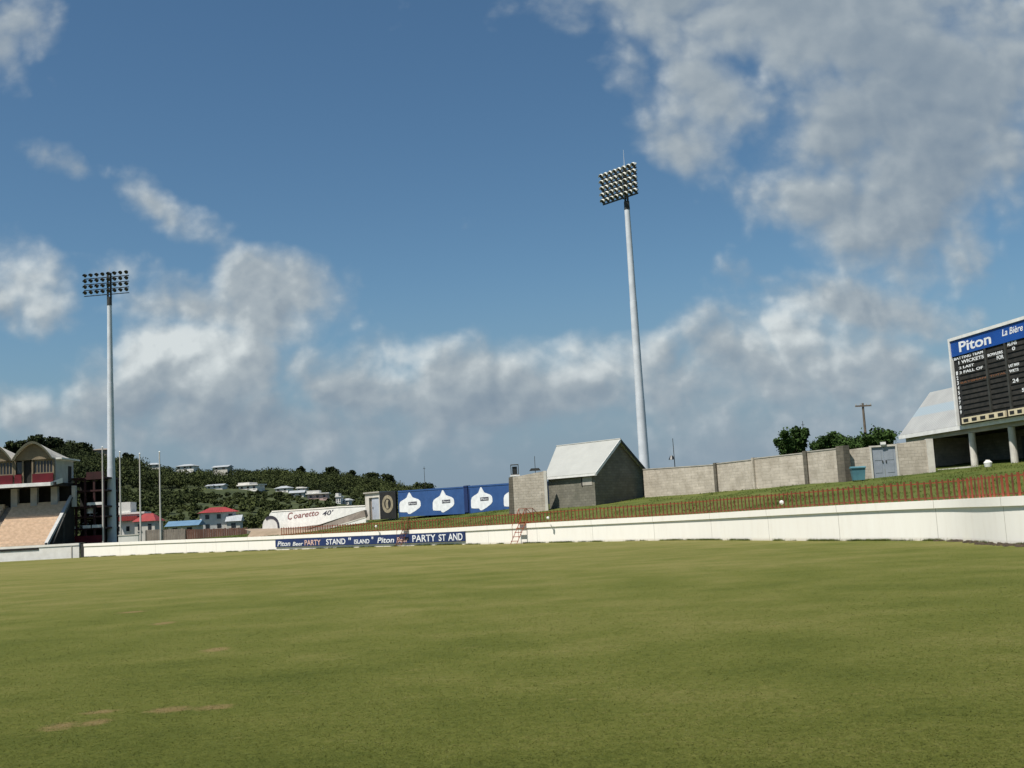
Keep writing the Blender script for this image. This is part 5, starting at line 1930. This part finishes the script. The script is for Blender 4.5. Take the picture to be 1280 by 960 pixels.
# each bank of cloud: centre, half sizes (photo pixels), tilt in degrees, weight
BANKS = [(1000, 20, 360, 125, -4, 1.2), (1150, 140, 250, 200, 20, 1.25), (900, 110, 170, 100, -25, 0.95), (860, 185, 95, 60, -25, 0.85), (1080, 265, 210, 90, -18, 1.1), (1150, 330, 120, 52, -10, 0.8), (1265, 215, 40, 40, 0, 0.7),
         (1070, 385, 180, 46, -14, 0.95), (1020, 460, 190, 80, -8, 1.15), (1060, 520, 210, 60, 0, 0.8), (1222, 395, 30, 34, 0, 0.6),
         (235, 455, 125, 66, -6, 1.3), (180, 510, 200, 70, 0, 0.95), (350, 375, 115, 62, -8, 1.15), (250, 385, 180, 50, -6, 0.9), (140, 335, 72, 44, -10, 0.85), (30, 350, 95, 80, -20, 1.1),
         (100, 210, 85, 34, -20, 0.8), (190, 252, 115, 34, -28, 0.9), (10, 50, 85, 90, -10, 0.85), (25, 515, 85, 50, 0, 1.0),
         (500, 452, 60, 36, 10, 1.0), (450, 490, 120, 64, 4, 1.0), (640, 490, 340, 84, -2, 1.15), (760, 462, 130, 54, 0, 1.0), (300, 540, 540, 66, 0, 1.0), (900, 560, 440, 46, 0, 0.6),
         (90, 530, 150, 70, 0, 0.9)]


def bank_mask(uv_out):
    acc = None
    for (cx, cy, ax, ay, tl, wt) in BANKS:
        u0, v0 = suv(cx, cy)
        mp = n.new('ShaderNodeMapping')
        mp.vector_type = 'TEXTURE'
        mp.inputs['Location'].default_value = (u0, v0, 0)
        mp.inputs['Rotation'].default_value = (0, 0, R(tl) - ROLL)
        mp.inputs['Scale'].default_value = (1.35 * ax / FPX, 1.35 * ay / FPX, 1)
        l.new(uv_out, mp.inputs['Vector'])
        gr = n.new('ShaderNodeTexGradient')
        gr.gradient_type = 'SPHERICAL'
        l.new(mp.outputs[0], gr.inputs[0])
        k = mth('MULTIPLY', mth('POWER', gr.outputs['Fac'], 0.7), wt)
        acc = k if acc is None else mth('SMOOTH_MAX', acc, k, 0.12)
    return acc


def blob_sum(uv_out, items):
    acc = None
    for (cx, cy, ax, ay, tl, wt) in items:
        u0, v0 = suv(cx, cy)
        mp = n.new('ShaderNodeMapping')
        mp.vector_type = 'TEXTURE'
        mp.inputs['Location'].default_value = (u0, v0, 0)
        mp.inputs['Rotation'].default_value = (0, 0, R(tl) - ROLL)
        mp.inputs['Scale'].default_value = (1.3 * ax / FPX, 1.3 * ay / FPX, 1)
        l.new(uv_out, mp.inputs['Vector'])
        gr = n.new('ShaderNodeTexGradient')
        gr.gradient_type = 'SPHERICAL'
        l.new(mp.outputs[0], gr.inputs[0])
        k = mth('MULTIPLY', gr.outputs['Fac'], wt)
        acc = k if acc is None else mth('ADD', acc, k)
    return acc


def fbm(uv_out, scale, detail, rough, sxy=(1, 1.5, 1), dist=0.0, seed=0.0):
    mp = n.new('ShaderNodeMapping')
    mp.inputs['Scale'].default_value = sxy
    mp.inputs['Location'].default_value = (seed, seed * 0.7, 0)
    l.new(uv_out, mp.inputs['Vector'])
    z = n.new('ShaderNodeTexNoise')
    z.inputs['Scale'].default_value = scale
    z.inputs['Detail'].default_value = detail
    z.inputs['Roughness'].default_value = rough
    z.inputs['Distortion'].default_value = dist
    l.new(mp.outputs[0], z.inputs['Vector'])
    return z.outputs['Fac']


def offset(uv_out, du, dv):
    k = n.new('ShaderNodeVectorMath')
    k.operation = 'ADD'
    k.inputs[1].default_value = (du, dv, 0)
    l.new(uv_out, k.inputs[0])
    return k.outputs[0]


mask = bank_mask(UV)


def density(uv_out):
    a = fbm(uv_out, 7.0, 8, 0.56, sxy=(1, 1.15, 1), dist=0.0, seed=2.3)
    # billows: rounded cells broken up by the finer noise
    w1 = n.new('ShaderNodeTexNoise')
    w1.inputs['Scale'].default_value = 14.0
    w1.inputs['Detail'].default_value = 4
    l.new(uv_out, w1.inputs['Vector'])
    k = n.new('ShaderNodeVectorMath')
    k.operation = 'MULTIPLY_ADD'
    k.inputs[1].default_value = (0.06, 0.06, 0)
    l.new(w1.outputs['Color'], k.inputs[0])
    l.new(uv_out, k.inputs[2])
    vo = n.new('ShaderNodeTexVoronoi')
    vo.voronoi_dimensions = '2D'
    vo.feature = 'SMOOTH_F1'
    vo.inputs['Scale'].default_value = 17.0
    vo.inputs['Detail'].default_value = 2.0
    vo.inputs['Roughness'].default_value = 0.55
    vo.inputs['Smoothness'].default_value = 0.35
    l.new(k.outputs[0], vo.inputs['Vector'])
    b = mth('SUBTRACT', 0.42, vo.outputs['Distance'])
    return mth('ADD', mth('MULTIPLY', mth('SUBTRACT', a, 0.5), 1.55), mth('MULTIPLY', b, 0.34))


d0 = density(UV)
d1 = density(offset(UV, -0.008, 0.011))
dens = mth('ADD', mth('SUBTRACT', mask, 0.295), d0)
al = n.new('ShaderNodeMapRange')
al.interpolation_type = 'SMOOTHSTEP'
al.inputs['From Min'].default_value = -0.05
al.inputs['From Max'].default_value = 0.56
al.inputs['To Max'].default_value = 0.95
l.new(dens, al.inputs['Value'])
alpha = al.outputs[0]
# light side against shaded core of each bank
relief = mth('SUBTRACT', d0, d1)
thick = n.new('ShaderNodeMapRange')
thick.inputs['From Min'].default_value = 0.25
thick.inputs['From Max'].default_value = 1.1
l.new(dens, thick.inputs['Value'])
# banks lower in the sky pile up with brighter tops
TOPS = [(235, 440, 100, 46, -6, 0.65), (500, 447, 42, 26, 20, 0.75), (745, 448, 85, 26, 0, 0.42), (995, 425, 80, 42, -10, 0.5), (25, 335, 60, 50, -20, 0.3), (345, 360, 85, 40, -8, 0.28),
        (140, 325, 50, 26, 0, 0.2), (860, 60, 170, 110, -10, 0.06), (1040, 60, 300, 150, 0, -0.10), (200, 235, 110, 26, -28, 0.2), (25, 500, 50, 26, 0, 0.2), (640, 455, 120, 30, 0, 0.15),
        (1165, 190, 170, 140, 15, -0.22), (1150, 335, 120, 36, -8, -0.16), (400, 520, 260, 40, 0, -0.10), (300, 480, 60, 50, 30, -0.15)]
topl_ = blob_sum(UV, TOPS)
relief_k = n.new('ShaderNodeMapRange')            # the high bank is thinner and smoother than the low cumulus
relief_k.inputs['From Min'].default_value = 0.20
relief_k.inputs['From Max'].default_value = 0.42
relief_k.inputs['To Min'].default_value = 1.35
relief_k.inputs['To Max'].default_value = 0.75
l.new(vv, relief_k.inputs['Value'])
lit = mth('ADD', mth('MULTIPLY', relief, relief_k.outputs[0]), mth('ADD', topl_, mth('SUBTRACT', 0.64, mth('MULTIPLY', thick.outputs[0], 0.34))), clamp=True)
cr_ = ramp(n, [(0.0, (0.195, 0.260, 0.335)), (0.38, (0.285, 0.345, 0.40)), (0.66, (0.40, 0.455, 0.49)), (1.0, (0.68, 0.73, 0.735))])
l.new(lit, cr_.inputs[0])
SKYK = 0.072
cs_ = n.new('ShaderNodeVectorMath')
cs_.operation = 'SCALE'
cs_.inputs['Scale'].default_value = 2 ** -EXPO / SKYK
l.new(cr_.outputs[0], cs_.inputs[0])
hs_ = n.new('ShaderNodeHueSaturation')
hs_.inputs['Saturation'].default_value = 1.10
l.new(sky.outputs[0], hs_.inputs['Color'])
mx = n.new('ShaderNodeMixRGB')
l.new(alpha, mx.inputs['Fac'])
murk = n.new('ShaderNodeMapRange')
murk.interpolation_type = 'SMOOTHSTEP'
murk.inputs['From Min'].default_value = 0.24
murk.inputs['From Max'].default_value = -0.01
murk.inputs['To Max'].default_value = 0.85
l.new(vv, murk.inputs['Value'])
hz = n.new('ShaderNodeMixRGB')
hz.inputs['Color2'].default_value = (*[c * 2 ** -EXPO / SKYK for c in (0.185, 0.270, 0.365)], 1)
l.new(murk.outputs[0], hz.inputs['Fac'])
tint = n.new('ShaderNodeMixRGB')
tint.blend_type = 'MULTIPLY'
tint.inputs['Fac'].default_value = 1.0
tint.inputs['Color2'].default_value = (0.80, 0.93, 0.92, 1)
l.new(hs_.outputs[0], tint.inputs['Color1'])
l.new(tint.outputs[0], hz.inputs['Color1'])
l.new(hz.outputs[0], mx.inputs['Color1'])
l.new(cs_.outputs[0], mx.inputs['Color2'])
low = n.new('ShaderNodeMapRange')
low.interpolation_type = 'SMOOTHSTEP'
low.inputs['From Min'].default_value = 0.155
low.inputs['From Max'].default_value = 0.0
low.inputs['To Max'].default_value = 0.85
l.new(vv, low.inputs['Value'])
hz2 = n.new('ShaderNodeMixRGB')
hz2.inputs['Color2'].default_value = (*[c * 2 ** -EXPO / SKYK for c in (0.245, 0.320, 0.400)], 1)
l.new(low.outputs[0], hz2.inputs['Fac'])
l.new(mx.outputs[0], hz2.inputs['Color1'])
l.new(hz2.outputs[0], bg.inputs['Color'])
bg.inputs['Strength'].default_value = SKYK
w.cycles.sampling_method = 'NONE'

sun = bpy.data.lights.new('sun', 'SUN')
sun.energy = 5.0
sun.angle = R(0.5)
sun.color = (1.0, 0.95, 0.87)
so = bpy.data.objects.new('sun', sun)
COL.objects.link(so)
sdir = Vector((sd_h.x * math.cos(SUN_EL), sd_h.y * math.cos(SUN_EL), math.sin(SUN_EL)))
so.rotation_euler = sdir.to_track_quat('Z', 'Y').to_euler()

vs = scene.view_settings
vs.view_transform = 'Standard'
vs.look = 'None'
vs.exposure = EXPO
vs.gamma = 1.0
scene.render.engine = 'CYCLES'
scene.cycles.max_bounces = 4
scene.cycles.use_adaptive_sampling = True
scene.cycles.adaptive_threshold = 0.02
